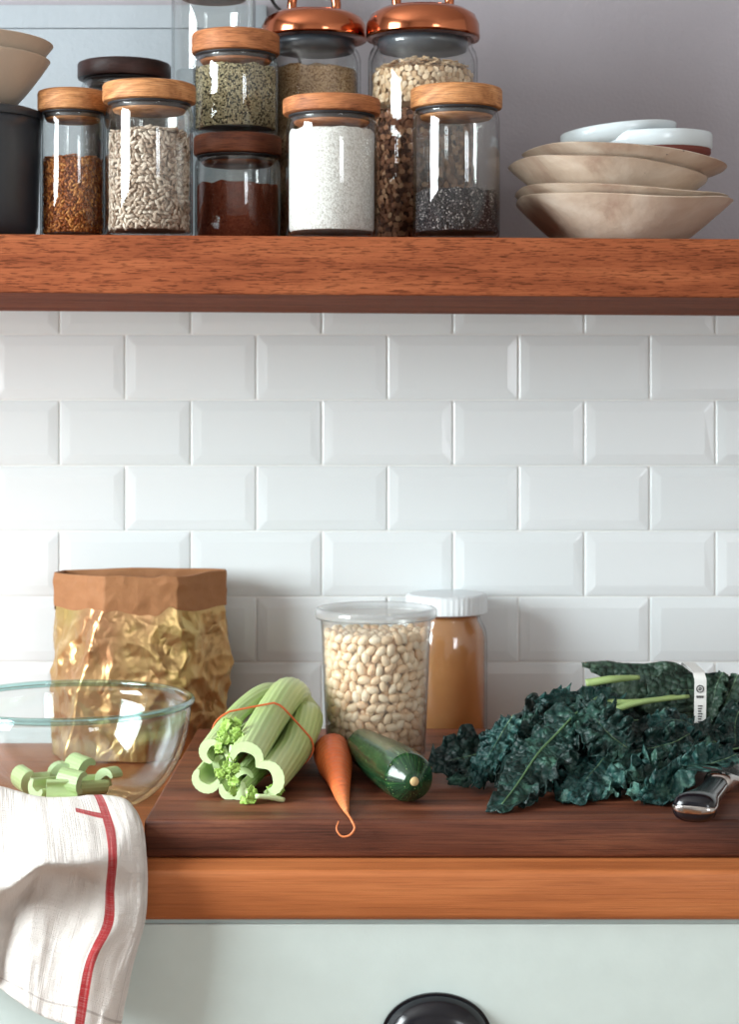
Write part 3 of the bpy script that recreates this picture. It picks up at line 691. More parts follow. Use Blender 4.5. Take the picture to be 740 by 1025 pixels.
# broad root end that gathers the stalks at the back
V, Fc = tube([P(292, 716, 1.93), P(294, 716, 1.96), P(296, 716, 1.99)], [.029, .028, .022, .006], 14, 24, True, lambda a, t: 1+.06*math.sin(7*a))
o = obj('root_end', (V, Fc), M['celery'], croot); set_attr(o, 'along', [.95]*len(V)); set_attr(o, 'rib', [0]*len(V))
# small leaves between the cut ends
def leaflet(c, s, seed):
    V, Fc = [], []; rr = random.Random(seed); nrm = Vector((rr.uniform(-.6, .6), -1, rr.uniform(-.2, .8))).normalized(); ax = Vector((rr.uniform(-1, 1), rr.uniform(-.4, .4), rr.uniform(-.5, 1))).normalized()
    ax = (ax-nrm*ax.dot(nrm)).normalized(); sd = nrm.cross(ax); n, m = 9, 7
    for i in range(n):
        u = i/(n-1); w = math.sin(PI*min(1, u*.93+.05))**.7*(1+.28*math.sin(u*22))
        for j in range(m):
            v = j/(m-1)*2-1
            V.append(Vector(c)+Vector((0, 0, .0))+ax*(s*u)+sd*(s*.42*w*v)+nrm*(s*(.14*v*v+.12*math.sin(u*9+v*5)-.25*u*u)))
    V = [Vector((q.x, q.y, max(q.z, ZB+.001))) for q in V]
    for i in range(n-1):
        for j in range(m-1): Fc.append((i*m+j, i*m+j+1, (i+1)*m+j+1, (i+1)*m+j))
    return V, Fc
for cl in ([(224, 742, 1.73), (228, 732, 1.74), (222, 750, 1.728), (233, 738, 1.735), (229, 727, 1.75), (237, 745, 1.728), (219, 738, 1.738)],
           [(226, 762, 1.722), (231, 770, 1.716), (225, 776, 1.715), (234, 762, 1.718), (229, 784, 1.712)],
           [(248, 799, 1.705), (252, 796, 1.708), (245, 803, 1.70), (268, 797, 1.715), (278, 794, 1.72)]):
    g = join(*[leaflet(P(*q), random.uniform(.009, .014), k*31+int(q[0])) for k, q in enumerate(cl) for _ in (0,)], *[leaflet(P(q[0]+2, q[1]+3, q[2]), .010, k*17+5+int(q[0])) for k, q in enumerate(cl)])
    o = obj('leaf_cluster', g, M['celery_leaf'], croot)
    sm = o.modifiers.new('th', 'SOLIDIFY'); sm.thickness = .0006
for a, b in (((224, 748, 1.735), (233, 775, 1.722)), ((232, 746, 1.73), (229, 781, 1.716)), ((256, 797, 1.70), (284, 801, 1.712)), ((246, 790, 1.72), (250, 801, 1.703))):
    V, Fc = tube([P(*a), (P(*a)+P(*b))/2+Vector((.001, 0, .001)), P(*b)], [.0022, .0025, .0026], 10, 10); V = [Vector((q.x, q.y, max(q.z, ZB+.0006))) for q in V]
    o = obj('thin_stem', (V, Fc), M['celery_cut'], croot)
# rubber band: the hull of the bunch where it is tied
def hull(pts):
    pts = sorted(set(pts)); lo, up = [], []
    def cr(o, a, b): return (a[0]-o[0])*(b[1]-o[1])-(a[1]-o[1])*(b[0]-o[0])
    for p in pts:
        while len(lo) > 1 and cr(lo[-2], lo[-1], p) <= 0: lo.pop()
        lo.append(p)
    for p in pts[::-1]:
        while len(up) > 1 and cr(up[-2], up[-1], p) <= 0: up.pop()
        up.append(p)
    return lo[:-1]+up[:-1]
yc = 1.80-WD; xc = PX(245, 1.80)
near = [(p.x, p.z) for p in LOG if abs(p.y-(yc+.35*(p.x-xc))) < .009]
hp_ = hull(near); hc = (sum(p[0] for p in hp_)/len(hp_), sum(p[1] for p in hp_)/len(hp_))
loop = []
for i, a in enumerate(hp_):
    b = hp_[(i+1) % len(hp_)]
    for k in range(4):
        q = (a[0]+(b[0]-a[0])*k/4, a[1]+(b[1]-a[1])*k/4); d = Vector((q[0]-hc[0], q[1]-hc[1])).normalized()*.0012
        loop.append(Vector((q[0]+d.x, yc+.35*(q[0]-xc), max(q[1]+d.y, ZB+.0014))))
loop.append(loop[0])
obj('rubber_band', tube(loop, .0010, len(loop), 8, False, smoothpath=False), M['band'], croot)

# ------------------------------------------------------------------ chopped celery in the bowl
pieces = [(34, 776, 1.895, .3, .4), (20, 786, 1.875, 2.2, 2.0), (47, 789, 1.845, .9, 2.6), (60, 773, 1.905, 1.9, .2), (72, 787, 1.84, 2.7, 1.3), (90, 779, 1.86, .6, 3.0), (109, 776, 1.865, 1.1, .7), (80, 771, 1.90, 2.4, 1.0), (62, 791, 1.83, .2, 2.0)]
looks = ['palest curved celery chunk', 'celery chunk lying lowest at the left', 'C-shaped celery chunk facing the room', 'celery chunk against the far glass', 'hollow-side-up celery chunk', 'rounded pale celery chunk right of the middle', 'squarish bright green celery chunk at the right', 'small celery chunk behind the rounded one', 'short celery chunk nearest the towel']
for k, (a, b, d, az, rl) in enumerate(pieces):
    p = P(a, b, d); rr = math.hypot(p.x-bowl_c[0], p.y-bowl_c[1])
    if rr > .052: p.x = bowl_c[0]+(p.x-bowl_c[0])*.052/rr; p.y = bowl_c[1]+(p.y-bowl_c[1])*.052/rr
    p.z = ZC+.019
    L = .009+.003*(k % 3); dv = Vector((math.cos(az), math.sin(az), .12*math.sin(k*2.))) * L
    path = [p-dv, p, p+dv]; w = .0112+.0015*(k % 2)
    c_, s_ = math.cos(rl), math.sin(rl)
    V, Fc = sweep(catmull(path, 6), lambda t: [(x_*c_-y_*s_, x_*s_+y_*c_) for x_, y_ in crescent(w, w*.9, .7)])
    lo = min(v.z for v in V); V = [Vector((v.x, v.y, v.z-lo+ZC+.0078+(.007 if k in (3, 4, 6, 7) else 0))) for v in V]; m = 52
    Fq = [(i, i+1, m-2-i, m-1-i) for i in range(25)]
    o = obj('celery_piece', (V, Fc), M['celery']); set_attr(o, 'along', [0.]*len(V)); set_attr(o, 'rib', [(.5 if (i % m) < 26 and (i % m) % 2 else 0.) for i in range(len(V))])
    obj('cut_end', (V[:m], Fq), M['celery_cut'], o, smooth=False)
    obj('cut_end', (V[-m:], [f[::-1] for f in Fq]), M['celery_cut'], o, smooth=False)
    tag(o, looks[k]+' in the glass bowl', 'celery', 'chopped celery in the glass bowl')

# ------------------------------------------------------------------ carrot
rc = thing('carrot', 'orange carrot with a curled root tail between the celery and zucchini', 'carrot', (PX(338, 1.76), 1.76-WD, ZB))
pts = [P(331, 741, 1.875), P(332, 746, 1.862), P(335, 760, 1.81), P(339, 778, 1.76), P(343, 795, 1.70), P(347, 811, 1.662)]
rad = [.006, .0175, .0186, .0168, .0125, .0085, .0052, .0022]
V, Fc = tube(pts, rad, 60, 22, True, lambda a, t: 1+.025*math.sin(3*a+t*9)+.02*noise.noise(Vector((t*26, a, 0))))
lo = [min(v.z for v in V[i*22:(i+1)*22]) for i in range(60)]
V = [Vector((v.x, v.y, v.z+(ZB+.0004-lo[i//22]))) for i, v in enumerate(V)]
o = obj('carrot_root', (V, Fc), M['carrot'], rc); set_attr(o, 'along', [(i//22)/59 for i in range(len(V))])
tip = sum(V[-22:], Vector())/22
tl_ = [tip, tip+Vector((.001, -.012, .001)), P(352, 821, 1.632), P(355, 829, 1.628), P(350, 836, 1.627), P(342, 837, 1.627), P(337, 830, 1.629), P(339, 822, 1.634)]
V, Fc = tube(tl_, [.0022, .0012, .0010, .0009, .0008, .0006], 44, 8)
o = obj('root_tail', (V, Fc), M['carrot'], rc); set_attr(o, 'along', [.9]*len(V))
V, Fc = lathe([(0, .004), (.004, .0035), (.0075, .001), (.009, -.003)], (0, 0, 0), 18)
top = sum([Vector(q) for q in [pts[0]]], Vector()); dv = (pts[0]-pts[1]).normalized(); R_ = dv.to_track_quat('Z', 'Y').to_matrix()
V = [R_ @ Vector(q)+Vector((pts[0].x, pts[0].y, ZB+.0180)) for q in V]
o = obj('crown', (V, Fc), M['stem_end'], rc)

# ------------------------------------------------------------------ zucchini
rz = thing('zucchini', 'shiny dark green zucchini lying in front of the bean tub', 'zucchini', (0, 1.77-WD, ZB))
pts = [P(361, 744, 1.862), P(365, 748, 1.845), P(375, 756, 1.81), P(392, 767, 1.76), P(407, 777, 1.71), P(415, 783, 1.683)]
rad = [.0115, .0165, .0185, .0205, .0228, .0240, .0222, .0080]
def fat(t):
    t2 = min(1, t); return 1
V, Fc = tube(pts, rad, 56, 32, True, lambda a, t: 1+.012*math.cos(5*a))
lo = [min(v.z for v in V[i*32:(i+1)*32]) for i in range(56)]; base = min(lo)
lift = [max(0, ZB+.0004-l) if 6 < i < 48 else 0 for i, l in enumerate(lo)]
V = [Vector((v.x, v.y, v.z+ZB+.0004-min(lo))) for v in V]
oz = obj('squash_body', (V, Fc), M['zucchini'], rz); set_attr(oz, 'along', [(i//32)/55 for i in range(len(V))]); set_attr(oz, 'around', [abs(((i % 32)/16)-1)*3 for i in range(len(V))])
e = sum(V[-32:], Vector())/32; dv = (pts[-1]-pts[-2]).normalized(); R_ = dv.to_track_quat('Z', 'Y').to_matrix()
V2, F2 = lathe([(0, .0022), (.0028, .0020), (.0040, .0008), (.0046, -.003)], (0, 0, 0), 20); V2 = [R_ @ Vector(q)+e for q in V2]
obj('blossom_scar', (V2, F2), M['stem_end'], rz)
e = sum(V[:32], Vector())/32; dv = (pts[0]-pts[1]).normalized()
V2, F2 = tube([e-dv*.002, e+dv*.005, e+dv*.010], [.0105, .0085, .0080], 8, 12); obj('stem', (V2, F2), M['zucchini'], rz)

# ------------------------------------------------------------------ tub of beans
D = 1.93; x, y = PX(376.5, D), D-WD; Rt, Rb = 55.7*D/F, 49.5*D/F; H = PZ(611, D)-ZB
root = thing('plastic_tub', 'clear plastic tub with a frosted lid full of white beans', 'tub', (x, y, ZB)); c = (x, y, ZB+.0003)
obj('tub_body', lathe([(0, .0015), (Rb-.004, .0015), (Rb-.002, 0), (Rb, .003), (Rb+(Rt-Rb)*.85, H-.020), (Rt-.0006, H-.018), (Rt, H-.008), (Rt+.002, H-.004), (Rt+.002, H-.002), (Rt-.001, H-.003), (Rt-.0014, H-.017), (Rb+(Rt-Rb)*.85-.001, H-.021), (Rb-.001, .004), (Rb-.006, .0025), (0, .0025)], c, 72), M['plastic'], root)
RL = 61*D/F
obj('tub_lid', lathe([(Rt+.001, H-.007), (RL-.001, H-.0075), (RL, H-.005), (RL, H+.0005), (RL-.0015, H+.0025), (RL-.004, H+.003), (RL-.0065, H+.001), (RL-.0075, H-.004), (RL-.011, H-.0045), (0, H-.004)], c, 72), M['lid_plastic'], root)
import bmesh
bv_, bf_ = ball(3, (1, 1, 1)); bv_ = bv_.copy()
for v in bv_:   # kidney bend
    v[1] += -.10*(1-v[0]**2)
bv_ *= np.array([.0068, .0043, .0042])
bm_ = bpy.data.meshes.new('bean'); bm_.from_pydata(bv_.tolist(), [], [tuple(f) for f in bf_]); bm_.polygons.foreach_set('use_smooth', [True]*len(bm_.polygons)); bm_.materials.append(M['bean'])
rows_ = 13; zt_ = H-.024; rear = []; nb = 0
def bean_frame(a, s, tx=0):
    T = np.array([[-math.sin(a), 0, math.cos(a)], [math.cos(a), 0, math.sin(a)], [0, 1, 0]]); Rz = np.array([[math.cos(s), -math.sin(s), 0], [math.sin(s), math.cos(s), 0], [0, 0, 1]])
    cx_, sx_ = math.cos(tx), math.sin(tx); Rx = np.array([[1, 0, 0], [0, cx_, -sx_], [0, sx_, cx_]])
    return T @ Rz @ Rx
for j in range(rows_):
    zz_ = .0095+(zt_-.0095)*j/(rows_-1); rr = Rb+(Rt-Rb)*zz_/H-.0012-.0050; cols = 30
    for i in range(cols):
        a = 2*PI*(i+.5*(j % 2)+rng.uniform(-.24, .24))/cols-PI/2; s = rng.normal(.15, .8) if rng.random() < .7 else rng.uniform(0, PI)
        pz = zz_+rng.uniform(-.0023, .0023)*(1 if 0 < j < rows_-1 else .2); sc = rng.uniform(.86, 1.08)
        Mx = bean_frame(a, s, rng.uniform(-.4, .4))*sc; pos = (x+rr*math.cos(a), y+rr*math.sin(a), ZB+pz)
        if math.sin(a) < .12 and nb < 300:
            o = bpy.data.objects.new('bean', bm_); C.objects.link(o); m4 = Matrix.Identity(4)
            for q in range(3):
                for w in range(3): m4[q][w] = Mx[q][w]
                m4[q][3] = pos[q]
            o.matrix_world = m4; nb += 1
            tag(o, 'cream coloured cooked white bean pressed against the wall of the tub', 'bean', 'white beans in the plastic tub')
        else: rear.append((pos, Mx))
for j in range(15):     # second layer filling the gaps, and the top
    zz_ = .0095+(zt_-.0105)*j/14; rr = Rb+(Rt-Rb)*zz_/H-.0122
    for i in range(26):
        a = 2*PI*(i+.5*((j+1) % 2)+rng.uniform(-.2, .2))/26; rear.append(((x+rr*math.cos(a), y+rr*math.sin(a), ZB+zz_), bean_frame(a, rng.uniform(0, PI))))
for _ in range(120):
    q = math.sqrt(rng.random())*(Rt-.0135); a = rng.uniform(0, 2*PI); rear.append(((x+q*math.cos(a), y+q*math.sin(a), ZB+zt_-.003+rng.uniform(-.001, .002)), rotm()))
b1_, f1_ = ball(2, (1, 1, 1)); b1_ = b1_*np.array([.0062, .0044, .0042])
g = scatter((b1_, f1_), rear); g2 = lathe([(0, .004), (Rb-.017, .004), (Rt-.018, zt_-.006), (0, zt_-.006)], c, 32); n_ = len(g[0])
tag(obj('white_beans', (np.concatenate([g[0], np.array(g2[0])]), list(map(tuple, g[1]))+[tuple(k+n_ for k in f) for f in g2[1]]), M['bean'], angle=60), 'mass of white beans behind the outer ones inside the plastic tub', 'beans', None, 'stuff')

# ------------------------------------------------------------------ jar of broth
D = 2.144; Rj = .0468; x, y = PX(488, D)-Rj, D-WD; z0 = ZC; zl = PZ(613, D); zt_ = PZ(594, D); c = (x, y, z0+.0003)
root = thing('mason_jar', 'white-lidded glass jar of amber broth standing behind the bean tub', 'jar', (x, y, z0)); H = zl-z0
def sq(r, z, a):    # slightly square with rounded corners
    return r*(1+.0*math.cos(4*a)), 0
obj('glass_body', lathe([(0, 0), (Rj-.008, 0), (Rj, .008), (Rj, H-.030), (Rj-.002, H-.018), (Rj-.0075, H-.008), (Rj-.009, H), (Rj-.0115, H), (Rj-.0105, H-.009), (Rj-.005, H-.019), (Rj-.0028, H-.030), (Rj-.0028, .010), (Rj-.009, .006), (0, .006)], c, 64), M['glass'], root)
RL = 41*D/F
def ribs(r, z, a): return (r+(-.0005 if math.sin(a*48) > 0 and r > RL-.001 else 0), 0)
obj('screw_lid', lathe([(RL-.003, H-.001), (RL, H+.0005), (RL, zt_-z0-.003), (RL-.002, zt_-z0-.0006), (RL-.006, zt_-z0), (0, zt_-z0)], c, 192, wob=ribs), M['white_plastic'], root, angle=50)
tag(obj('broth', lathe([(0, .0065), (Rj-.009, .0068), (Rj-.0033, .0105), (Rj-.0033, H-.030), (Rj-.0056, H-.019), (Rj-.0112, H-.009), (Rj-.0122, H-.004), (0, H-.004)], c, 64), M['broth'], angle=60), 'cloudy amber brown broth filling the white-lidded jar', 'broth', None, 'stuff')

# ------------------------------------------------------------------ towel
cols_ = [ # columns from left (outside the picture) to the right edge; rows: back tuck, crest, shoulder, bulge, under the bulge, drops, hem
 [(-90, 806, 1.70), (-88, 786, 1.68), (-80, 822, 1.62), (-75, 872, 1.552), (-74, 900, 1.570), (-72, 925, 1.575), (-70, 960, 1.57), (-66, 975, 1.57)],
 [(-40, 806, 1.71), (-38, 784, 1.69), (-34, 812, 1.63), (-30, 880, 1.530), (-30, 906, 1.555), (-28, 925, 1.560), (-24, 955, 1.565), (-20, 976, 1.565)],
 [(-2, 806, 1.72), (0, 787, 1.695), (2, 822, 1.625), (6, 884, 1.528), (8, 904, 1.572), (6, 922, 1.582), (2, 955, 1.578), (-2, 988, 1.575)],
 [(32, 812, 1.71), (34, 796, 1.685), (36, 812, 1.635), (40, 862, 1.522), (40, 878, 1.560), (36, 905, 1.568), (26, 955, 1.560), (20, 1004, 1.562)],
 [(62, 812, 1.71), (66, 798, 1.685), (70, 818, 1.62), (76, 862, 1.532), (76, 878, 1.566), (68, 912, 1.565), (54, 965, 1.558), (44, 1018, 1.556)],
 [(92, 810, 1.71), (98, 796, 1.688), (110, 828, 1.612), (113, 858, 1.552), (110, 890, 1.560), (108, 925, 1.552), (90, 965, 1.548), (79, 1030, 1.55)],
 [(118, 812, 1.705), (124, 799, 1.685), (134, 820, 1.632), (139, 858, 1.575), (138, 890, 1.566), (136, 925, 1.562), (120, 972, 1.558), (104, 1042, 1.556)],
 [(128, 826, 1.70), (133, 808, 1.685), (143, 826, 1.635), (147, 858, 1.588), (148, 890, 1.574), (145, 925, 1.568), (132, 972, 1.562), (116, 1046, 1.56)]]
CG = [catmull([P(*q) for q in c_], 110) for c_ in cols_]
NU, NV = 120, 110; V, Fc, UV = [], [], []
rows2 = [catmull([CG[k][j] for k in range(len(cols_))], NU) for j in range(NV)]
for j in range(NV):
    for i in range(NU):
        p = rows2[j][i]; q = Vector((i/NU*9, j/NV*2.2, 0))
        amp = .0035*min(1, j/25)
        p = p+Vector((0, -1, .45))*(amp*noise.noise(q)+.0016*noise.noise(q*3.1)+.0006*noise.noise(Vector((i/NU*30, j/NV*26, 3))))
        if p.y > -.607: p.z = max(p.z, ZC+.0022)
        elif p.z > ZC-.045 and p.y > -.6045: p.y = -.6045
        if p.z < ZC-.035: p.y = min(p.y, -.607)
        if p.y > -.64 and p.z < ZC+.004 and p.z > ZC-.05: p.y = min(p.y, -.6055) if p.z < ZC else p.y
        V.append(p); UV.append((i/(NU-1), j/(NV-1)))
for j in range(NV-1):
    for i in range(NU-1): Fc.append((j*NU+i, j*NU+i+1, (j+1)*NU+i+1, (j+1)*NU+i))
tw = obj('tea_towel', (V, Fc), M['towel']); ul = tw.data.uv_layers.new(name='UVMap')
for lp in tw.data.loops: ul.data[lp.index].uv = UV[lp.vertex_index]
sm = tw.modifiers.new('th', 'SOLIDIFY'); sm.thickness = .0016; sm.offset = 1
tag(tw, 'rumpled white linen towel with a red stripe hanging over the worktop edge', 'towel')

# ------------------------------------------------------------------ kale
kroot = thing('kale_bunch', 'bunch of curly dark green kale with pale stems held by a white paper tag', 'kale', (PX(600, 1.8), 1.8-WD, ZB))
KA = P(693, 811, 1.618); KB = P(719, 786, 1.73)
def over_knife(q):
    a = Vector((KA.x, KA.y)); d = (Vector((KB.x, KB.y))-a).normalized(); w = Vector((q.x, q.y))-a
    al = w.dot(d); sd_ = abs(w.x*d.y-w.y*d.x)
    if al > .09 and al < .36 and sd_ < .055: return ZB+.001+.0255*max(0, min(1, (.055-sd_)/.022))*min(1, (al-.09)/.008)
    return ZB
def beside_knife(q):
    a = Vector((KA.x, KA.y)); d = (Vector((KB.x, KB.y))-a).normalized(); w = Vector((q.x, q.y))-a; rt_ = Vector((d.y, -d.x))
    al = w.dot(d); sd_ = w.dot(rt_)
    if -.02 < al < .094 and sd_ > -.024: q = q-Vector((rt_.x, rt_.y, 0))*(sd_+.024+.002*noise.noise(q*200))
    return q
def leaf(pts, W, roll=0., cup=.2, ruf=.5, mat='kale', seed=0, rib=True, n=96, m=35, fr=30, blister=.0044, roll1=None, top=0.0, bsc=130, warp=.007):
    path = catmull([P(*q) for q in pts], n); V, Fc, RB = [], [], []; mid = []
    for i, (p, t, s, u) in enumerate(frames(path)):
        T = i/(n-1); w = W*max(.10, math.sin(PI*min(1, T*.88+.10)))**.55*(1+.12*math.sin(T*17+seed)); r = roll+((roll1 if roll1 is not None else roll)-roll)*T
        s2 = s*math.cos(r)+u*math.sin(r); u2 = u*math.cos(r)-s*math.sin(r)
        for j in range(m):
            v = j/(m-1)*2-1; av = abs(v); sg = 1 if v >= 0 else -1
            q = p+s2*(w*v*(1-.12*av*math.sin(T*fr*.9+seed*3+sg)))
            h = cup*w*v*v*(1 if cup > 0 else 1)+ruf*w*av**2.2*.42*(math.sin(T*fr+seed+sg*1.3)+.6*math.sin(T*fr*2.3+seed*2.+sg))
            bl = (.5-noise.voronoi(q*bsc)[0][0]*1.5)+.5*noise.noise(q*170)
            h += blister*bl*min(1, av*5)*(1.0 if top == 0 else 1)
            q = q+u2*h+t*(ruf*w*.20*av*math.cos(T*fr*1.3+seed+sg))
            q = q+noise.noise_vector(q*26+Vector((seed*3.1, 0, 0)))*warp*(.3 if top else 1)*min(1, .3+av)
            q = beside_knife(q); q.z = max(q.z, over_knife(q))
            q.z = max(q.z, ZB+.0012+.0008*random.random()) if q.y > -.57 else max(q.z, ZB+.001)
            V.append(q); RB.append(max(0, 1-av/.09)*(1-T*.5))
            if j == m//2: mid.append(q+u2*.0006)
    for i in range(n-1):
        for j in range(m-1): Fc.append((i*m+j, i*m+j+1, (i+1)*m+j+1, (i+1)*m+j))
    o = obj('kale_leaf', (V, Fc), M[mat], kroot); set_attr(o, 'rib', RB)
    sm = o.modifiers.new('th', 'SOLIDIFY'); sm.thickness = .0009; sm.offset = 0
    if rib:
        g = tube(mid[::5], [.0012, .0011, .0009, .0005], 36, 8); obj('midrib', g, M['rib'], o)
    return o
R_ = math.radians
# under-layers
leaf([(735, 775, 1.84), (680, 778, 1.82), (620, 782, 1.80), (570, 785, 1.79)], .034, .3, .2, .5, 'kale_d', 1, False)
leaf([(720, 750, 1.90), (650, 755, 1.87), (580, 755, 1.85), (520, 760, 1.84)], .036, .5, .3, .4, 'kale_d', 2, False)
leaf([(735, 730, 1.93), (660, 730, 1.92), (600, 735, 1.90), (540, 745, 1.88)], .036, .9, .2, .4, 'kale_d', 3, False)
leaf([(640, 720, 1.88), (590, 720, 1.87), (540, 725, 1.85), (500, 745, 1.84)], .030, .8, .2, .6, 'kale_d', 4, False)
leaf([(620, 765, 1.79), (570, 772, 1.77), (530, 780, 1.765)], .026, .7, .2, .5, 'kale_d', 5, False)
# dark ones at the left
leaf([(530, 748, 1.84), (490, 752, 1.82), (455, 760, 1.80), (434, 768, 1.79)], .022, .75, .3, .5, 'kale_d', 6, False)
leaf([(520, 770, 1.79), (485, 775, 1.78), (450, 779, 1.775)], .014, .6, .2, .5, 'kale', 7, False)
# blistered upright leaf
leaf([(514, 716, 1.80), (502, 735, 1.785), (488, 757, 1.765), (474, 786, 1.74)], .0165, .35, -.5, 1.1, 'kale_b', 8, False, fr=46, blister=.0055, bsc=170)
# top curls
leaf([(628, 708, 1.89), (595, 702, 1.87), (565, 699, 1.85), (541, 706, 1.83)], .015, .9, .2, 1.0, 'kale_b', 9, False, fr=40)
leaf([(610, 720, 1.86), (575, 716, 1.84), (545, 722, 1.82), (530, 742, 1.80)], .018, .7, -.2, .9, 'kale', 10, False, fr=36)
# long drape to the front
leaf([(598, 698, 1.83), (574, 718, 1.80), (547, 746, 1.765), (522, 778, 1.715), (499, 810, 1.662)], .026, .15, -.15, .75, 'kale', 11, True, n=90, m=31, fr=38, blister=.0035, roll1=.25)
leaf([(560, 712, 1.84), (538, 735, 1.81), (518, 762, 1.775), (500, 790, 1.735)], .019, .5, .2, .8, 'kale', 12, False, fr=36)
leaf([(578, 735, 1.79), (556, 760, 1.755), (540, 785, 1.72), (520, 808, 1.68)], .018, -.3, .25, .6, 'kale_d', 13, False)
# leaf with a visible pale rib
leaf([(628, 752, 1.765), (612, 738, 1.77), (597, 720, 1.785), (580, 700, 1.81)], .024, -2.6, .12, .9, 'kale', 14, True, fr=42, blister=.0050, bsc=170)
# blistered centre
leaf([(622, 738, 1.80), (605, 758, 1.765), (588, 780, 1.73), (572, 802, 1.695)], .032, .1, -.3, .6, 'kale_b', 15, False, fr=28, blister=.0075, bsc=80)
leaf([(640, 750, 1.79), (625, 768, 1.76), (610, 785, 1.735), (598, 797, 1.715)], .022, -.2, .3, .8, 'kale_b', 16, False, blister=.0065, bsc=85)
leaf([(560, 745, 1.80), (548, 765, 1.775), (538, 785, 1.75)], .018, .4, .2, .8, 'kale', 17, False)
# right side, smoother folds
leaf([(738, 744, 1.86), (700, 742, 1.83), (655, 740, 1.805), (615, 746, 1.79)], .022, .75, .25, .55, 'kale_d', 18, False, blister=.0018)
leaf([(740, 752, 1.83), (700, 752, 1.80), (660, 756, 1.78), (625, 764, 1.765)], .024, .55, -.2, .7, 'kale', 19, True, blister=.002)
leaf([(700, 732, 1.845), (684, 722, 1.835), (665, 722, 1.81), (645, 734, 1.80)], .018, .6, -.3, 1.0, 'kale_b', 20, False, fr=38)
leaf([(742, 770, 1.80), (705, 770, 1.77), (665, 776, 1.745), (630, 786, 1.725)], .020, .7, .2, .9, 'kale', 21, False, fr=34)
leaf([(738, 755, 1.77), (712, 765, 1.755), (685, 782, 1.735), (655, 796, 1.705), (628, 790, 1.71)], .018, .85, .5, 1.4, 'kale_b', 22, False, fr=52, n=90)
leaf([(745, 700, 1.90), (738, 722, 1.87), (736, 745, 1.84), (742, 770, 1.81)], .018, .4, .2, .9, 'kale', 23, False)
leaf([(690, 735, 1.80), (668, 745, 1.785), (640, 750, 1.775), (618, 748, 1.78)], .015, 1.0, .3, .8, 'kale', 24, False)
# the tied bundle on top: long flat leaves folded side by side
leaf([(738, 684, 1.945), (690, 677, 1.945), (635, 667, 1.95), (583, 663, 1.95)], .014, .35, -.3, .25, 'kale_f', 25, False, blister=.0012, top=1, fr=14)
leaf([(738, 688, 1.925), (690, 683, 1.92), (640, 674, 1.92), (590, 669, 1.92)], .015, 1.0, -.25, .25, 'kale_f', 26, False, blister=.0012, fr=14)
leaf([(705, 702, 1.915), (670, 698, 1.905), (630, 693, 1.90), (598, 690, 1.905)], .0155, 1.25, -.2, .3, 'kale_f', 27, False, blister=.0012, fr=16)
leaf([(738, 700, 1.92), (700, 692, 1.91), (672, 689, 1.905), (648, 690, 1.90)], .0180, 1.3, -.2, .2, 'kale_f', 28, False, blister=.0012, fr=14)
leaf([(738, 722, 1.93), (690, 714, 1.92), (640, 712, 1.915), (600, 712, 1.915)], .017, 1.3, -.2, .35, 'kale_f', 29, False, blister=.0012, fr=18)
leaf([(742, 700, 1.97), (690, 692, 1.975), (640, 690, 1.975), (590, 690, 1.97)], .022, 1.4, .2, .2, 'kale_d', 30, False, blister=.002, fr=14)
leaf([(737, 676, 1.92), (730, 694, 1.91), (722, 718, 1.90), (722, 742, 1.89)], .0165, .1, -.2, .6, 'kale_f', 31, False, blister=.0012, fr=22)
leaf([(724, 672, 1.925), (717, 686, 1.915), (714, 708, 1.905), (712, 726, 1.90)], .012, -.1, .2, .5, 'kale_f', 32, False, blister=.0012)
for pts, r in (([(587, 684, 1.892), (612, 680, 1.888), (640, 678, 1.898)], .0044), ([(602, 703, 1.885), (640, 702.5, 1.882), (676, 697, 1.893)], .0034), ([(609, 713, 1.878), (640, 703, 1.876), (690, 697, 1.890)], .0036)):
    obj('stalk', tube([P(*q) for q in pts], [r, r*.9, r*.55], 20, 10), M['stem'], kroot)
# paper tag looped round the bundle
xa, xb = PX(694.5, 1.885), PX(706.5, 1.885)
yf, yk, zt1, zb1 = 1.882-WD, 1.965-WD, PZ(671, 1.90), PZ(729, 1.885)
lp = []
cs = [(yf, zb1, PI, 1.5*PI), (yk, zb1, 1.5*PI, 2*PI), (yk, zt1, 0, .5*PI), (yf, zt1, .5*PI, PI)]
rr_ = .008
for cy, cz, a0, a1 in cs:
    oy = cy+(rr_ if cy == yf else -rr_); oz_ = cz+(rr_ if cz == zb1 else -rr_)
    for k in range(7):
        a = a0+(a1-a0)*k/6; lp.append((oy+rr_*math.cos(a), oz_+rr_*math.sin(a)))
n = len(lp); V = [(xa+.0005*math.sin(k), a, b) for k, (a, b) in enumerate(lp)]+[(xb+.0005*math.sin(k), a, b) for k, (a, b) in enumerate(lp)]
Fc = [(k, (k+1) % n, n+(k+1) % n, n+k) for k in range(n)]
tg = obj('paper_tag', (V, Fc), M['paper'], kroot, smooth=False); sm = tg.modifiers.new('th', 'SOLIDIFY'); sm.thickness = .0004
yi = yf-.0006; xm = (xa+xb)/2; pxm = (xb-xa)/12
def ring(cx, cz, r0, r1, n=28): return lathe([(r0, 0), (r1, 0)], (0, 0, 0), n)
def flat(pts): return [(xm+a*pxm, yi, b) for a, b in pts], [tuple(range(len(pts)))]
gz = lambda py: PZ(py, 1.882)
gs = []
V, Fc = ring(0, 0, 2.9, 3.9); gs.append(([(xm+a*pxm, yi, gz(689.5)+b*pxm) for a, b, _ in V], Fc))
for ang in (.5, PI+.5):     # the two bent arrows of the emblem
    q = [(-1.9, .4), (.6, 1.7), (1.7, .3), (.9, -.2), (.3, .7), (-1.5, -.3)]
    gs.append(([(xm+(a*math.cos(ang)-b*math.sin(ang))*pxm, yi, gz(689.5)+(a*math.sin(ang)+b*math.cos(ang))*pxm) for a, b in q], [tuple(range(6))]))
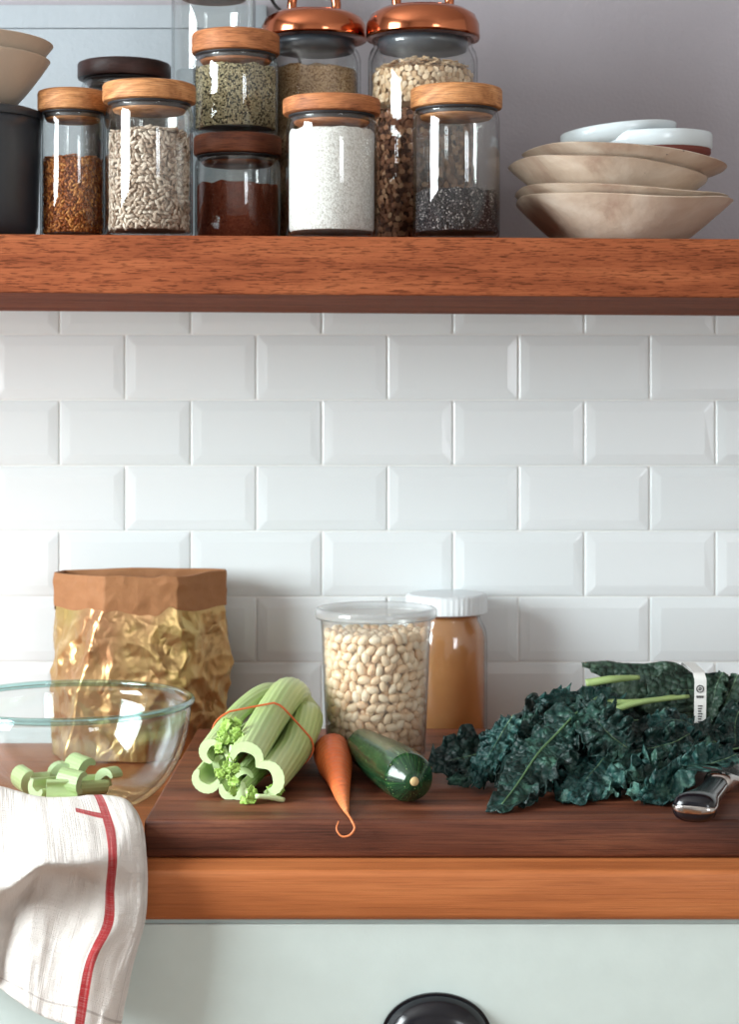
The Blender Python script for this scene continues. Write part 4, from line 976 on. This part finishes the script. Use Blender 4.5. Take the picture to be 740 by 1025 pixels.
for k in range(4):          # short bold word
    w0 = -3.6+k*1.9; gs.append(flat([(w0, gz(698.6)), (w0+1.3, gz(698.6)), (w0+1.3, gz(696.2)), (w0, gz(696.2))]))
for k in range(7):          # bars of the code below
    z0_ = 706+k*2.6; gs.append(flat([(-2.2, gz(z0_+1.2)), (2.4-(k % 3)*.6, gz(z0_+1.2)), (2.4-(k % 3)*.6, gz(z0_)), (-2.2, gz(z0_))]))
obj('print', join(*gs), M['ink'], tg, smooth=False)

# ------------------------------------------------------------------ knife
kr = thing('kitchen_knife', 'black-handled kitchen knife with steel bolster half under the kale', 'knife', (PX(705, 1.68), 1.68-WD, ZB))
A, B = P(693, 811, 1.618), P(719, 786, 1.73); A.z = B.z = ZB+.0135
ax = (B-A).normalized(); sd = Vector((ax.y, -ax.x, 0)); up = Vector((0, 0, 1))
def slab(stations, seg=28, e=2.6):
    """(distance along, half width, half height, sideways shift, height shift)"""
    V, Fc = [], []
    for d, w, h, sx, sz in stations:
        for k in range(seg):
            a = 2*PI*k/seg; ca, sa = math.cos(a), math.sin(a)
            V.append(A+ax*d+sd*(sx+w*math.copysign(abs(ca)**(2/e), ca))+up*(sz+h*math.copysign(abs(sa)**(2/e), sa)))
    for i in range(len(stations)-1):
        for k in range(seg):
            k2 = (k+1) % seg; Fc.append((i*seg+k, i*seg+k2, (i+1)*seg+k2, (i+1)*seg+k))
    Fc.append(tuple(range(seg))[::-1]); Fc.append(tuple((len(stations)-1)*seg+k for k in range(seg)))
    return V, Fc
Ls = (B-A).length
hs = [(0, .008, .0045, 0, 0), (.0012, .0140, .0085, 0, 0), (.005, .0182, .0118, 0, 0), (.013, .0190, .0130, 0, 0), (.026, .0165, .0120, .001, 0), (.05, .0118, .0098, .0015, 0), (.085, .0108, .0090, .001, 0), (Ls-.016, .0108, .0086, 0, 0), (Ls-.010, .0108, .0086, 0, 0)]
hd = obj('handle', slab(hs), M['black'], kr)
obj('tang', slab([(d-.0005, w+.0006, .0034, sx, sz) for d, w, h, sx, sz in hs], 28, 4), M['steel'], hd)
obj('bolster', slab([(Ls-.010, .0112, .0088, 0, 0), (Ls+.004, .0138, .0104, 0, 0), (Ls+.012, .0135, .0088, .001, 0), (Ls+.022, .0150, .0045, .003, 0), (Ls+.028, .0175, .0022, .006, 0)]), M['steel'], kr)
bl = []
for k in range(20):
    u = k/19; d = Ls+.026+.19*u; top_ = -.012*(1-.15*u); bot_ = .029*(1-u**2.6)-.010*u**3
    bl.append((d, max(.0008, (bot_-top_)/2), .0013*(1-.5*u), (bot_+top_)/2, 0))
obj('blade', slab(bl, 20, 2), M['steel'], kr, angle=40)

# ------------------------------------------------------------------ light and camera
def area(name, loc, rot, sx, sy, power, col):
    l = bpy.data.lights.new(name, 'AREA'); l.shape = 'RECTANGLE'; l.size = sx; l.size_y = sy; l.energy = power; l.color = col
    o = bpy.data.objects.new(name, l); C.objects.link(o); o.location = loc; o.rotation_euler = rot; return o
area('daylight_side_window', (XL-.07, (WY0+WY1)/2, (WZ0+WZ1)/2), (0, -PI/2, 0), WZ1-WZ0-.06, WY1-WY0-.06, 102, (.90, .975, 1.0))
area('daylight_rear_window', ((VX0+VX1)/2, YB-.07, (VZ0+VZ1)/2), (PI/2, 0, 0), VX1-VX0-.06, VZ1-VZ0-.06, 26, (.92, .97, 1.0))
w = bpy.data.worlds.new('world'); bpy.context.scene.world = w; w.use_nodes = True
w.node_tree.nodes['Background'].inputs[0].default_value = (.75, .85, 1, 1); w.node_tree.nodes['Background'].inputs[1].default_value = 1.0
cam = bpy.data.cameras.new('camera'); co = bpy.data.objects.new('camera', cam); C.objects.link(co)
co.location = (0, -WD, CZ); co.rotation_euler = (PI/2, 0, 0)
cam.sensor_fit = 'VERTICAL'; cam.sensor_height = 24; cam.lens = F/1025*24
cam.shift_x = -(HX-370)/1025; cam.shift_y = -(512.5-HY)/1025
cam.clip_start = .01; cam.dof.use_dof = True; cam.dof.focus_distance = 1.74; cam.dof.aperture_fstop = 5.6
sc = bpy.context.scene; sc.camera = co
vs = sc.view_settings; vs.view_transform = 'Standard'; vs.look = 'None'; vs.gamma = 1; vs.use_curve_mapping = False; vs.exposure = 0.10
sc.cycles.transparent_max_bounces = 40; sc.cycles.max_bounces = 12; sc.cycles.diffuse_bounces = 5; sc.cycles.caustics_reflective = False
